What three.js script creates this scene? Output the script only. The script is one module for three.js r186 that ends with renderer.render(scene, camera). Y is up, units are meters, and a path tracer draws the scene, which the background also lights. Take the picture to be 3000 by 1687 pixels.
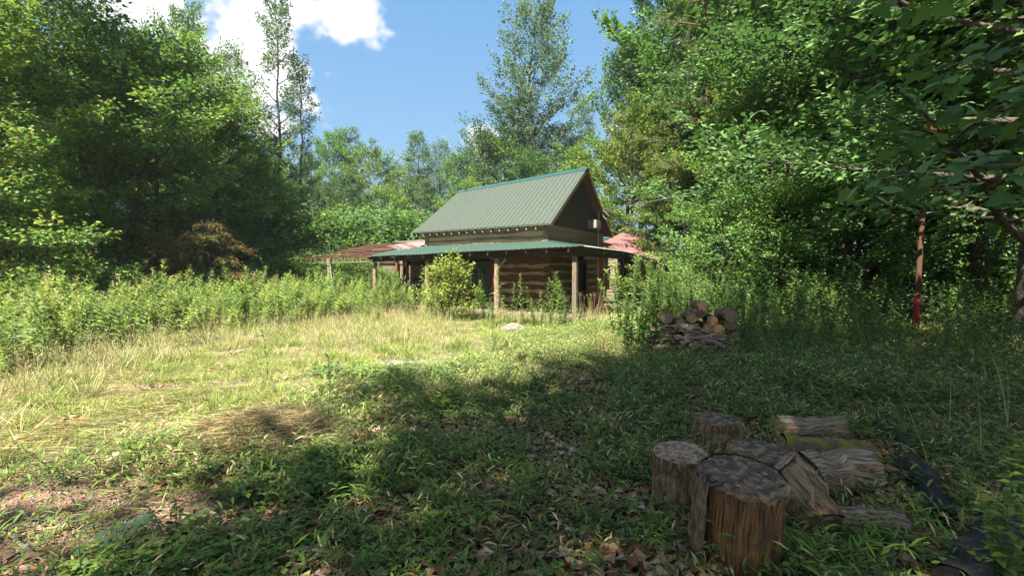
import * as THREE from 'three';
import { createNoise2D, createNoise3D } from 'simplex-noise';
import { mergeGeometries } from 'three/addons/utils/BufferGeometryUtils.js';

// ------------------------------------------------------------------ camera, sky, sun, exposure
const scene = new THREE.Scene();
const camera = new THREE.PerspectiveCamera(65.9, 3000 / 1687, 0.1, 600);
camera.position.set(0, 1.6, 0);
camera.rotation.set(-2.0 * Math.PI / 180, 0, 0);
const renderer = new THREE.WebGLRenderer({ antialias: true });
renderer.toneMapping = THREE.LinearToneMapping;
const EXPOSURE = 4.75;
renderer.toneMappingExposure = EXPOSURE;
renderer.shadowMap.enabled = true;
const SUN_DIR = new THREE.Vector3(-0.285, 0.82, 0.50).normalize();   // towards the sun: behind the viewer, to the left
const sun = new THREE.DirectionalLight(new THREE.Color(1.0, 0.95, 0.87), 4.8);
sun.name = 'sun';
sun.position.copy(SUN_DIR).multiplyScalar(120).add(new THREE.Vector3(0, 0, -20));
sun.target.position.set(0, 0, -20);
sun.castShadow = true;
sun.shadow.mapSize.set(4096, 4096);
Object.assign(sun.shadow.camera, { left: -60, right: 60, top: 60, bottom: -60, near: 1, far: 300 });
scene.add(sun, sun.target);

function rng(seed) {
  let a = seed >>> 0;
  return () => { a = (a + 0x6d2b79f5) | 0; let t = Math.imul(a ^ (a >>> 15), 1 | a); t = (t + Math.imul(t ^ (t >>> 7), 61 | t)) ^ t; return ((t ^ (t >>> 14)) >>> 0) / 4294967296; };
}
const n2 = createNoise2D(rng(11)), n3 = createNoise3D(rng(12));
function fbm(x, y, o = 4) { let s = 0, a = 0.5, f = 1; for (let i = 0; i < o; i++) { s += a * n2(x * f + i * 17.3, y * f - i * 9.1); a *= 0.5; f *= 2.03; } return s; }
function fbm3(x, y, z, o = 4) { let s = 0, a = 0.5, f = 1; for (let i = 0; i < o; i++) { s += a * n3(x * f + i * 7.7, y * f, z * f - i * 5.1); a *= 0.5; f *= 2.03; } return s; }
const clamp = (x, a = 0, b = 1) => Math.min(b, Math.max(a, x));
const lerp = (a, b, t) => a + (b - a) * t;
const sstep = (a, b, x) => { const t = clamp((x - a) / (b - a)); return t * t * (3 - 2 * t); };
const RAD = Math.PI / 180;

// summer sky: blue air and cumulus clouds all round, as radiance
{
  const W = 2048, H = 1024, data = new Float32Array(W * H * 4), R = rng(5);
  const clouds = [[-31, 25, 5, 3.2], [-27, 30, 7, 4.5], [-34, 29, 4.5, 3], [-21.5, 28.5, 4.6, 3.4], [-26, 36, 10, 5], [-29.5, 20.5, 3.6, 3.6], [-24, 18.5, 2.6, 1.5], [-26.5, 21, 2.2, 1.6],
    [-4.6, 15.5, 2.6, 2.0], [17, 19.5, 3.4, 2.4], [-38, 31, 4, 2.4], [-33, 19, 6, 4.4], [-37, 24, 5, 4], [-29, 23, 5, 4], [-28, 16.5, 3, 2]];
  for (let i = 0; i < 75; i++) { const az = 58 + R() * 244, el = 10 + R() * 55, r = 3 + R() * 7; clouds.push([az > 180 ? az - 360 : az, el, r, r * 0.55]); }
  const dir = (az, el) => [Math.sin(az * RAD) * Math.cos(el * RAD), Math.sin(el * RAD), -Math.cos(az * RAD) * Math.cos(el * RAD)];
  const blobs = clouds.map(([az, el, rx, ry]) => ({ az, el, rx, ry, d: dir(az, el) }));
  for (let row = 0; row < H; row++) {
    const el = ((row + 0.5) / H - 0.5) * 180, y = Math.sin(el * RAD), c = Math.cos(el * RAD);
    for (let col = 0; col < W; col++) {
      const a = ((col + 0.5) / W - 0.5) * 2 * Math.PI, x = Math.cos(a) * c, z = Math.sin(a) * c;
      const az = Math.atan2(x, -z) / RAD;
      const k = Math.pow(1 - clamp(y), 2.6);
      let r = lerp(0.17, 0.52, k), g = lerp(0.425, 0.80, k), b = lerp(0.83, 1.00, k);
      if (y < 0) { r = 0.20; g = 0.24; b = 0.20; }
      if (y > 0.02) {
        let m = -1;
        for (const q of blobs) {
          if (x * q.d[0] + y * q.d[1] + z * q.d[2] < 0.93) continue;
          let da = az - q.az; if (da > 180) da -= 360; if (da < -180) da += 360;
          const e = Math.hypot(da * c / q.rx, (el - q.el) / q.ry);
          m = Math.max(m, 1.4 - e * 1.05);
        }
        if (m > -0.6) {
          const f = fbm3(x * 7, y * 9, z * 7, 6), f2 = fbm3(x * 3 + 9, y * 4, z * 3, 3);
          const dens = m * 0.9 + f * 1.35 + fbm3(x * 40, y * 50, z * 40, 3) * 0.18;
          const al = sstep(0.05, 0.75, dens);
          const br = lerp(1.0, 1.5, clamp(dens * 0.6 + f2 * 0.5 + 0.1));
          r = lerp(r, br, al); g = lerp(g, br * 1.0, al); b = lerp(b, br * 1.02, al);
        }
      }
      const o = (row * W + col) * 4;
      data[o] = r / EXPOSURE; data[o + 1] = g / EXPOSURE; data[o + 2] = b / EXPOSURE; data[o + 3] = 1;
    }
  }
  const t = new THREE.DataTexture(data, W, H, THREE.RGBAFormat, THREE.FloatType);
  t.mapping = THREE.EquirectangularReflectionMapping; t.magFilter = THREE.LinearFilter; t.needsUpdate = true;
  scene.background = t; scene.environment = t;
}

// ------------------------------------------------------------------ helpers
const V = (x, y, d) => new THREE.Vector3(x, y, -d);             // d: metres in front of the viewer
const used = new Map();
function numbered(n) { const k = used.get(n) ?? 0; used.set(n, k + 1); return k ? n + '_' + String(k).padStart(3, '0') : n; }
function shade(o) { o.traverse((m) => { if (m.isMesh) { m.castShadow = true; m.receiveShadow = true; } }); return o; }
function tag(o, label, category, group, kind) { o.userData.label = label; o.userData.category = category; if (group) o.userData.group = group; else delete o.userData.group; if (kind) o.userData.kind = kind; return o; }
function thing(name, label, category, pos, turn = 0, group) { const o = new THREE.Group(); o.name = numbered(name); if (pos) o.position.copy(pos); o.rotation.y = turn; tag(o, label, category, group); scene.add(o); return o; }
function grp(name, parent) { const o = new THREE.Group(); o.name = name; parent.add(o); return o; }
function part(name, geo, mat, parent, kind) { const m = new THREE.Mesh(geo, mat); m.name = name; m.castShadow = m.receiveShadow = true; if (kind) m.userData.kind = kind; parent.add(m); return m; }

// collects triangles with normals, uv and colours
class Geo {
  constructor() { this.p = []; this.n = []; this.u = []; this.c = []; this.i = []; this.k = 0; }
  v(x, y, z, nx, ny, nz, u, w, r = 1, g = 1, b = 1) { this.p.push(x, y, z); this.n.push(nx, ny, nz); this.u.push(u, w); this.c.push(r, g, b); return this.k++; }
  t(a, b, c) { this.i.push(a, b, c); }
  build(colors = true, uv = true) {
    const g = new THREE.BufferGeometry();
    g.setAttribute('position', new THREE.BufferAttribute(new Float32Array(this.p), 3));
    g.setAttribute('normal', new THREE.BufferAttribute(new Float32Array(this.n), 3));
    if (uv) g.setAttribute('uv', new THREE.BufferAttribute(new Float32Array(this.u), 2));
    if (colors) g.setAttribute('color', new THREE.BufferAttribute(new Float32Array(this.c), 3));
    g.setIndex(new THREE.BufferAttribute(new Uint32Array(this.i), 1));
    return g;
  }
}
const _a = new THREE.Vector3(), _b = new THREE.Vector3(), _c = new THREE.Vector3();
// a diamond leaf folded a little along its midrib
function leaf(G, p, d, n, len, wid, col, fold = 0.12, at = 0.42) {
  const sx = d.y * n.z - d.z * n.y, sy = d.z * n.x - d.x * n.z, sz = d.x * n.y - d.y * n.x, sl = 1 / (Math.hypot(sx, sy, sz) || 1);
  const hx = sx * sl * wid / 2, hy = sy * sl * wid / 2, hz = sz * sl * wid / 2, f = fold * wid;
  const mx = p.x + d.x * len * at + n.x * f, my = p.y + d.y * len * at + n.y * f, mz = p.z + d.z * len * at + n.z * f;
  const [r, g, b] = col;
  const a = G.v(p.x, p.y, p.z, n.x, n.y, n.z, 0, 0, r, g, b);
  const q = G.v(mx + hx, my + hy, mz + hz, n.x, n.y, n.z, 1, 0, r, g, b);
  const t = G.v(p.x + d.x * len, p.y + d.y * len, p.z + d.z * len, n.x, n.y, n.z, 1, 1, r, g, b);
  const s = G.v(mx - hx, my - hy, mz - hz, n.x, n.y, n.z, 0, 1, r, g, b);
  G.t(a, q, t); G.t(a, t, s);
}
// a longer leaf or grass blade that arches: seg pieces, from direction d bending towards -y
function blade(G, p, d, len, wid, col, bend = 0.6, seg = 3, tw = 0, belly = 0.35) {
  const q = p.clone(), dir = d.clone().normalize(), side = _b.set(-dir.z, 0, dir.x);
  if (side.lengthSq() < 1e-4) side.set(1, 0, 0);
  side.normalize(); const sd = side.clone();
  if (tw) sd.applyAxisAngle(dir, tw);
  const [r, g, b] = col;
  let last = -1, sg = 0;
  for (let k = 0; k <= seg; k++) {
    const f = k / seg, w = k === seg ? 0 : wid / 2 * (belly > 0 ? (f < belly ? 0.35 + 0.65 * f / belly : 1 - (f - belly) / (1 - belly) * 0.75) : 1 - f * 0.7);
    const nr = _a.crossVectors(sd, dir).normalize(); if (!sg) sg = nr.y < 0 ? -1 : 1; nr.multiplyScalar(sg);
    if (k < seg) {
      const i = G.v(q.x + sd.x * w, q.y + sd.y * w, q.z + sd.z * w, nr.x, nr.y, nr.z, 0, f, r, g, b); G.v(q.x - sd.x * w, q.y - sd.y * w, q.z - sd.z * w, nr.x, nr.y, nr.z, 1, f, r, g, b);
      if (last >= 0) { if (sg > 0) { G.t(last, i + 1, last + 1); G.t(last, i, i + 1); } else { G.t(last, last + 1, i + 1); G.t(last, i + 1, i); } }
      last = i;
    } else { const i = G.v(q.x, q.y, q.z, nr.x, nr.y, nr.z, 0.5, 1, r, g, b); if (sg > 0) G.t(last, i, last + 1); else G.t(last, last + 1, i); }
    q.addScaledVector(dir, len / seg);
    dir.y -= bend / seg; dir.normalize();
  }
}
// tube along points with a radius each; uv in metres
function tube(G, pts, rad, sides = 6, col = [1, 1, 1], cap = false, bump = 0, seed = 0) {
  const n = pts.length, up = new THREE.Vector3(0.31, 0.2, 0.93), t = new THREE.Vector3(), x = new THREE.Vector3(), y = new THREE.Vector3();
  let len = 0, first = G.k;
  for (let k = 0; k < n; k++) {
    t.subVectors(pts[Math.min(n - 1, k + 1)], pts[Math.max(0, k - 1)]).normalize();
    if (k === 0) x.crossVectors(Math.abs(t.z) > 0.9 ? new THREE.Vector3(1, 0, 0) : up, t).normalize(); else x.addScaledVector(t, -x.dot(t)).normalize();
    y.crossVectors(t, x);
    if (k) len += pts[k].distanceTo(pts[k - 1]);
    for (let s = 0; s <= sides; s++) {
      const a = s / sides * Math.PI * 2, ca = Math.cos(a), sa = Math.sin(a), nx = x.x * ca + y.x * sa, ny = x.y * ca + y.y * sa, nz = x.z * ca + y.z * sa;
      const r = rad[k] * (1 + (bump ? bump * n3(ca * 1.7 + seed, sa * 1.7, len * 1.3 / Math.max(0.05, rad[0] * 4)) : 0));
      G.v(pts[k].x + nx * r, pts[k].y + ny * r, pts[k].z + nz * r, nx, ny, nz, a * rad[0] * 1.0 + seed, len + seed * 0.37, ...col);
    }
  }
  for (let k = 0; k < n - 1; k++) for (let s = 0; s < sides; s++) { const a = first + k * (sides + 1) + s, b = a + sides + 1; G.t(a, a + 1, b); G.t(a + 1, b + 1, b); }
  if (cap) for (const k of [0, n - 1]) {
    t.subVectors(pts[Math.min(n - 1, k + 1)], pts[Math.max(0, k - 1)]).normalize().multiplyScalar(k ? 1 : -1);
    const c = G.v(pts[k].x, pts[k].y, pts[k].z, t.x, t.y, t.z, 0.5, 0.5, ...col), r0 = first + k * (sides + 1), m = [];
    for (let s = 0; s <= sides; s++) { const j = (r0 + s) * 3; m.push(G.v(G.p[j], G.p[j + 1], G.p[j + 2], t.x, t.y, t.z, 0.5 + Math.cos(s / sides * 6.283) * 0.5, 0.5 + Math.sin(s / sides * 6.283) * 0.5, ...col)); }
    for (let s = 0; s < sides; s++) k ? G.t(c, m[s], m[s + 1]) : G.t(c, m[s + 1], m[s]);
  }
}
function swapUV(g) { const u = g.attributes.uv; for (let i = 0; i < u.count; i++) u.setXY(i, u.getY(i), u.getX(i)); return g; }   // lets wood grain run along a tube
function makeTex(w, h, fn, srgb = true) {
  const d = new Uint8Array(w * h * 4);
  for (let j = 0; j < h; j++) for (let i = 0; i < w; i++) { const c = fn(i / w, j / h), o = (j * w + i) * 4; d[o] = clamp(c[0]) * 255; d[o + 1] = clamp(c[1]) * 255; d[o + 2] = clamp(c[2]) * 255; d[o + 3] = 255; }
  const t = new THREE.DataTexture(d, w, h); t.magFilter = THREE.LinearFilter; t.minFilter = THREE.LinearMipmapLinearFilter; t.generateMipmaps = true;
  t.wrapS = t.wrapT = THREE.MirroredRepeatWrapping; if (srgb) t.colorSpace = THREE.SRGBColorSpace; t.needsUpdate = true; return t;
}
const mix3 = (a, b, t) => [lerp(a[0], b[0], t), lerp(a[1], b[1], t), lerp(a[2], b[2], t)];
function boxGeo(x0, x1, y0, y1, z0, z1, uvs = 1) {   // box with uv in metres, u along its longest side
  const g = new THREE.BoxGeometry(x1 - x0, y1 - y0, z1 - z0); g.translate((x0 + x1) / 2, (y0 + y1) / 2, (z0 + z1) / 2);
  const P = g.attributes.position, N = g.attributes.normal, U = g.attributes.uv, dx = x1 - x0, dy = y1 - y0, dz = z1 - z0, off = (x0 * 3.7 + y0 * 5.3 + z0 * 1.9) % 7;
  for (let i = 0; i < P.count; i++) {
    const c = [P.getX(i), P.getY(i), P.getZ(i)], nn = [Math.abs(N.getX(i)), Math.abs(N.getY(i)), Math.abs(N.getZ(i))], ax = nn[0] > 0.5 ? [1, 2] : nn[1] > 0.5 ? [0, 2] : [0, 1], D = [dx, dy, dz];
    const [u, v] = D[ax[0]] >= D[ax[1]] ? ax : [ax[1], ax[0]];
    U.setXY(i, c[u] * uvs + off, c[v] * uvs + off * 0.7);
  }
  return g;
}

// ------------------------------------------------------------------ materials
const S = 512;
function grain(a, b, c, fu, fv, seed, crack = 0) {
  return (u, v) => {
    const w = fbm(u * 2 + seed, v * 3, 3) * 0.018;
    const g = fbm(u * fu + seed, (v + w) * fv, 4) * 0.5 + 0.5, l = fbm(u * 3 - seed, v * 5 + seed, 4) * 0.5 + 0.5;
    let col = mix3(a, b, clamp(g * 1.5 - 0.25)); col = mix3(col, c, clamp(l * 2 - 0.9) * 0.7);
    if (crack) { const k = Math.abs(fbm(u * fu * 0.35 + seed * 2, (v + w) * fv * 0.55, 3)); if (k < crack) col = mix3(col, a.map((x) => x * 0.35), 1 - k / crack); }
    return col;
  };
}
const h1 = (x) => [x, x, x];
const bumpGrain = makeTex(S, S, (u, v) => h1(0.5 + 0.5 * fbm(u * 5, v * 46 + fbm(u * 2, v * 3, 2) * 2, 4)), false);
const bumpRough = makeTex(S, S, (u, v) => h1(0.5 + 0.5 * fbm(u * 22, v * 22, 5)), false);
function barkTex(a, b, c, seed, fx = 9, fy = 2.2) {
  return makeTex(S, S, (u, v) => {
    const w = fbm(u * 3 + seed, v * 3, 3) * 0.1, r = clamp(Math.abs(fbm((u + w * 0.2) * fx + seed, (v + w) * fy, 3)) * 2.0) * 0.65 + (fbm(u * fx * 5, v * fy * 4 + seed, 4) * 0.5 + 0.5) * 0.45;
    const l = fbm(u * 3 + seed * 2, v * 3, 4) * 0.5 + 0.5;
    return mix3(mix3(a, b, clamp(r)), c, clamp(l * 2.2 - 1.0) * 0.8);
  });
}
const barkBump = makeTex(S, S, (u, v) => { const w = fbm(u * 3 + 3, v * 3, 3) * 0.1; return h1(clamp(Math.abs(fbm((u + w * 0.2) * 9 + 3, (v + w) * 2.2, 3)) * 2.0) * 0.65 + (fbm(u * 45, v * 9 + 3, 4) * 0.5 + 0.5) * 0.45); }, false);
const std = (o) => new THREE.MeshStandardMaterial(o);
function rep(t, x, y) { const c = t.clone(); c.repeat.set(x, y); c.needsUpdate = true; return c; }
const M = {};
M.bark = std({ map: barkTex([0.16, 0.13, 0.10], [0.42, 0.36, 0.29], [0.44, 0.45, 0.38], 3), bumpMap: barkBump, bumpScale: 0.03, roughness: 0.95 });
M.barkPale = std({ map: barkTex([0.30, 0.27, 0.23], [0.56, 0.52, 0.45], [0.62, 0.62, 0.56], 7, 5, 4), bumpMap: barkBump, bumpScale: 0.012, roughness: 0.92 });
M.barkPine = std({ map: barkTex([0.20, 0.13, 0.09], [0.50, 0.33, 0.22], [0.45, 0.38, 0.32], 13, 6, 3), bumpMap: barkBump, bumpScale: 0.03, roughness: 0.95 });
M.logBrown = std({ map: makeTex(S, S, grain([0.24, 0.16, 0.085], [0.46, 0.33, 0.185], [0.50, 0.39, 0.25], 4, 30, 21, 0.03)), bumpMap: bumpGrain, bumpScale: 0.012, roughness: 0.9 });
M.logGrey = std({ map: makeTex(S, S, grain([0.30, 0.265, 0.215], [0.60, 0.545, 0.455], [0.54, 0.45, 0.34], 4, 34, 31, 0.035)), bumpMap: bumpGrain, bumpScale: 0.014, roughness: 0.92 });
M.boardDark = std({ map: makeTex(S, S, grain([0.12, 0.095, 0.07], [0.28, 0.225, 0.165], [0.33, 0.27, 0.20], 3, 38, 41, 0.02)), bumpMap: bumpGrain, bumpScale: 0.006, roughness: 0.9 });
M.boardGrey = std({ map: makeTex(S, S, grain([0.26, 0.225, 0.185], [0.50, 0.45, 0.38], [0.42, 0.33, 0.25], 3, 38, 51, 0.03)), bumpMap: bumpGrain, bumpScale: 0.008, roughness: 0.92 });
M.boardPale = std({ map: makeTex(S, S, grain([0.33, 0.27, 0.21], [0.53, 0.47, 0.40], [0.42, 0.33, 0.25], 3, 30, 61, 0.03)), bumpMap: bumpGrain, bumpScale: 0.006, roughness: 0.85 });
M.soffit = std({ map: makeTex(S, S, grain([0.26, 0.16, 0.09], [0.46, 0.32, 0.20], [0.52, 0.38, 0.26], 3, 30, 67, 0.02)), bumpMap: bumpGrain, bumpScale: 0.004, roughness: 0.85 });
M.paleWood = std({ map: makeTex(S, S, grain([0.40, 0.36, 0.29], [0.56, 0.51, 0.43], [0.46, 0.40, 0.32], 3, 26, 71)), roughness: 0.8 });
M.redWood = std({ map: makeTex(S, S, grain([0.30, 0.12, 0.06], [0.52, 0.24, 0.13], [0.46, 0.28, 0.18], 3, 30, 73, 0.02)), bumpMap: bumpGrain, bumpScale: 0.005, roughness: 0.85 });
M.chink = std({ map: makeTex(S, S, (u, v) => { const a = fbm(u * 14, v * 14, 5) * 0.5 + 0.5, b = fbm(u * 3 + 5, v * 3, 4) * 0.5 + 0.5; return mix3(mix3([0.56, 0.48, 0.34], [0.78, 0.70, 0.55], a), [0.46, 0.38, 0.26], clamp(b * 2 - 1.05)); }), bumpMap: bumpRough, bumpScale: 0.012, roughness: 0.95 });
const metalTex = (a, b, c, seed, amt = 1.1) => makeTex(S, S, (u, v) => {
  const l = fbm(u * 4 + seed, v * 4, 5) * 0.5 + 0.5, f = fbm(u * 30 + seed, v * 4, 3) * 0.5 + 0.5, s = fbm(u * 11 - seed, v * 11 + 4, 4);
  let col = mix3(a, b, clamp(l * 0.7 + f * 0.4 - 0.1)); if (s > 0.42) col = mix3(col, c, clamp((s - 0.42) * 6) * amt); return col;
});
M.roofGreen = std({ map: metalTex([0.215, 0.25, 0.205], [0.275, 0.295, 0.245], [0.18, 0.235, 0.19], 3, 0.6), bumpMap: bumpRough, bumpScale: 0.0012, roughness: 0.5, metalness: 0.0 });
M.roofTeal = std({ map: metalTex([0.10, 0.245, 0.225], [0.14, 0.285, 0.255], [0.18, 0.24, 0.22], 8, 0.3), roughness: 0.4 });
M.roofPorch = std({ map: metalTex([0.20, 0.29, 0.25], [0.26, 0.335, 0.285], [0.15, 0.175, 0.145], 15, 0.9), bumpMap: bumpRough, bumpScale: 0.002, roughness: 0.5 });
M.roofPale = std({ map: metalTex([0.40, 0.40, 0.35], [0.48, 0.47, 0.41], [0.33, 0.28, 0.2], 19, 0.5), roughness: 0.45, metalness: 0.2 });
M.roofRed = std({ map: metalTex([0.36, 0.22, 0.195], [0.46, 0.31, 0.275], [0.30, 0.17, 0.12], 27), roughness: 0.65 });
M.rustSheet = std({ map: makeTex(S, S, (u, v) => { const l = fbm(u * 3.2 + 9, v * 3.2, 5), f = fbm(u * 24, v * 7, 4) * 0.5 + 0.5; const white = mix3([0.46, 0.43, 0.40], [0.58, 0.56, 0.53], f), rust = mix3([0.28, 0.11, 0.06], [0.42, 0.22, 0.15], f); return mix3(white, rust, sstep(-0.02, 0.16, l)); }), bumpMap: bumpRough, bumpScale: 0.003, roughness: 0.7 });
M.rust = std({ map: makeTex(256, 256, (u, v) => mix3([0.20, 0.11, 0.065], [0.40, 0.25, 0.165], fbm(u * 18, v * 18, 5) * 0.5 + 0.5)), roughness: 0.85 });
M.rustRed = std({ map: makeTex(256, 256, (u, v) => mix3([0.42, 0.12, 0.06], [0.62, 0.22, 0.12], fbm(u * 9, v * 9, 5) * 0.5 + 0.5)), roughness: 0.8 });
M.galv = std({ map: makeTex(256, 256, (u, v) => h1(0.62 + 0.16 * fbm(u * 12, v * 12, 4))), roughness: 0.45, metalness: 0.5 });
M.whitePaint = std({ map: makeTex(256, 256, (u, v) => { const a = fbm(u * 7, v * 7, 4); return mix3([0.52, 0.50, 0.46], [0.36, 0.33, 0.28], clamp(a * 2)); }), roughness: 0.6 });
M.doorGreen = std({ color: new THREE.Color(0x14382c), roughness: 0.5 });
M.dark = std({ color: new THREE.Color(0x0c0b09), roughness: 0.9 });
M.black = std({ color: new THREE.Color(0x101214), roughness: 0.55 });
M.cable = std({ color: new THREE.Color(0x4a4a48), roughness: 0.6 });
M.cableGrey = std({ color: new THREE.Color(0x8d8d88), roughness: 0.6 });
M.glass = new THREE.MeshPhysicalMaterial({ color: 0xdfe8e2, roughness: 0.06, transmission: 1, thickness: 0, ior: 1.5 });
// sawn log ends: rings, checks and stain
function endTex(a, b, stain, seed) {
  return makeTex(S, S, (u, v) => {
    const x = u - 0.5, y = v - 0.5, w = fbm(u * 3 + seed, v * 3, 3) * 0.05, r = Math.hypot(x, y) + w, an = Math.atan2(y, x);
    const ring = Math.sin(r * 150 + fbm(u * 6 + seed, v * 6, 3) * 3) * 0.5 + 0.5, l = fbm(u * 5 - seed, v * 5 + seed, 5) * 0.5 + 0.5, f = fbm(u * 40, v * 40, 3) * 0.5 + 0.5;
    let c = mix3(a, b, clamp(ring * 0.45 + f * 0.4 + l * 0.25)); c = mix3(c, stain, clamp(l * 2.6 - 1.05) * 0.85);
    const ck = Math.abs(((an * 5 / Math.PI + fbm(r * 4, an + seed, 2) * 0.8 + seed) % 1 + 1) % 1 - 0.5); if (ck < 0.03 && r > 0.12) c = mix3(c, [0.06, 0.05, 0.04], 0.8);
    return c;
  });
}
M.endPale = std({ map: endTex([0.50, 0.38, 0.25], [0.72, 0.58, 0.42], [0.34, 0.26, 0.18], 2), bumpMap: bumpRough, bumpScale: 0.004, roughness: 0.9 });
M.endGrey = std({ map: endTex([0.46, 0.35, 0.27], [0.80, 0.67, 0.56], [0.27, 0.20, 0.155], 5), bumpMap: bumpRough, bumpScale: 0.006, roughness: 0.92 });
M.endBlack = std({ map: endTex([0.17, 0.135, 0.11], [0.44, 0.36, 0.29], [0.66, 0.53, 0.40], 8), bumpMap: bumpRough, bumpScale: 0.012, roughness: 0.95 });
M.rotten = std({ map: makeTex(S, S, (u, v) => { const w = fbm(u * 4, v * 2, 3) * 0.015, g = fbm((u + w) * 34, v * 1.8, 5) * 0.5 + 0.5, l = fbm(u * 5 + 7, v * 4, 4) * 0.5 + 0.5; let c = mix3([0.30, 0.19, 0.10], [0.70, 0.50, 0.28], clamp(g * 1.5 - 0.25)); c = mix3(c, [0.36, 0.29, 0.21], clamp(l * 2.8 - 1.2)); return mix3(c, [0.12, 0.08, 0.05], clamp(0.36 - g) * 5); }), bumpMap: makeTex(S, S, (u, v) => h1(0.5 + 0.5 * fbm((u + fbm(u * 4, v * 2, 3) * 0.015) * 34, v * 1.8, 5)), false), bumpScale: 0.03, roughness: 0.95 });
M.barkRound = std({ map: barkTex([0.22, 0.155, 0.11], [0.60, 0.47, 0.35], [0.70, 0.60, 0.50], 33, 8, 3), bumpMap: barkBump, bumpScale: 0.025, roughness: 0.95 });
M.weathered = std({ map: makeTex(S, S, grain([0.30, 0.245, 0.20], [0.72, 0.63, 0.53], [0.58, 0.44, 0.32], 4, 34, 81, 0.05)), bumpMap: bumpGrain, bumpScale: 0.02, roughness: 0.95 });
M.mossy = std({ map: makeTex(S, S, (u, v) => mix3(mix3([0.30, 0.23, 0.16], [0.5, 0.42, 0.33], fbm(u * 5, v * 26, 4) * 0.5 + 0.5), [0.46, 0.44, 0.09], sstep(-0.05, 0.25, fbm(u * 5 + 3, v * 5, 4)))), bumpMap: bumpRough, bumpScale: 0.02, roughness: 0.97 });
M.charred = std({ map: makeTex(256, 256, (u, v) => mix3([0.075, 0.062, 0.05], [0.26, 0.225, 0.19], fbm(u * 6, v * 20, 4) * 0.5 + 0.5)), bumpMap: bumpGrain, bumpScale: 0.015, roughness: 0.97 });
M.stone = std({ map: makeTex(256, 256, (u, v) => mix3([0.40, 0.37, 0.33], [0.58, 0.55, 0.50], fbm(u * 8, v * 8, 5) * 0.5 + 0.5)), bumpMap: bumpRough, bumpScale: 0.02, roughness: 0.95 });
// foliage: thin, light comes through; colours come from the vertices (and the plant's own tint)
function leafMat(r, g, b, through = 0.38, coat = 0.25) {
  return new THREE.MeshPhysicalMaterial({ color: new THREE.Color().setRGB(r, g, b), vertexColors: true, roughness: 0.95, specularIntensity: 0.35, transmission: through, thickness: 0, clearcoat: coat, clearcoatRoughness: 0.45, side: THREE.DoubleSide });
}
M.leaf = leafMat(1.7, 1.75, 1.5, 0.42, 0.12);
M.leafOak = leafMat(2.0, 2.05, 1.8, 0.4, 0.14);
M.leafWarm = leafMat(1.55, 1.4, 0.95, 0.45, 0.12);
M.leafCool = leafMat(1.55, 1.6, 1.95, 0.36, 0.2);
M.leafBrown = leafMat(1.45, 1.2, 0.9, 0.38, 0.05);
M.grass = leafMat(0.95, 1.0, 0.9, 0.4, 0.05);
M.dry = new THREE.MeshPhysicalMaterial({ color: new THREE.Color().setRGB(0.7, 0.7, 0.66), vertexColors: true, roughness: 0.95, specularIntensity: 0.4, transmission: 0.3, thickness: 0, side: THREE.DoubleSide });
M.litter = std({ vertexColors: true, roughness: 0.9, side: THREE.DoubleSide });
M.pebble = std({ vertexColors: true, roughness: 0.95 });

// ------------------------------------------------------------------ ground
const FX = 1300 / 1;                                            // of the photograph: pixels per unit of x / d
const X = (px, d) => (px - 1500) / FX * d;                      // metres to the side for a column of the photograph at distance d
const PX = (x, d) => 1500 + FX * x / d;
function groundY(x, d) {
  const far = sstep(26, 80, d) * 3.2 + sstep(14, 40, Math.abs(x)) * 1.6;
  return fbm(x * 0.22, d * 0.22, 3) * 0.10 * sstep(2, 6, d) + fbm(x * 1.1, d * 1.1, 2) * 0.025 + far * (1 - sstep(0, 8, 8 - Math.hypot(x + 2, d - 20)) );
}
// where things grow; all in metres on the ground
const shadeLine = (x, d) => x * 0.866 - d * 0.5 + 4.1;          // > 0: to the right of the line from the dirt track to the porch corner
function dirtAt(x, d) { const e = Math.hypot((x + 2.95) / 1.15, (d - 2.85) / 0.62); return sstep(1.25, 0.75, e + fbm(x * 1.7, d * 1.7, 3) * 0.35); }
function gravelAt(x, d) {
  const a = Math.hypot((x + 1.75) / 0.75, (d - 7.7) / 0.45), b = Math.hypot((x + 1.0) / 0.8, (d - 6.3) / 0.7), c = Math.hypot((x - 0.2) / 0.7, (d - 6.9) / 0.35);
  return sstep(1.2, 0.6, Math.min(a, b, c) + fbm(x * 1.6 + 4, d * 1.6, 3) * 0.5);
}
function litterAt(x, d) { return sstep(-0.12, 0.22, fbm(x * 1.1 + 20, d * 1.1, 3) + (d < 4.5 ? 0.12 : 0)) * sstep(-0.4, 0.6, shadeLine(x, d)); }
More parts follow.
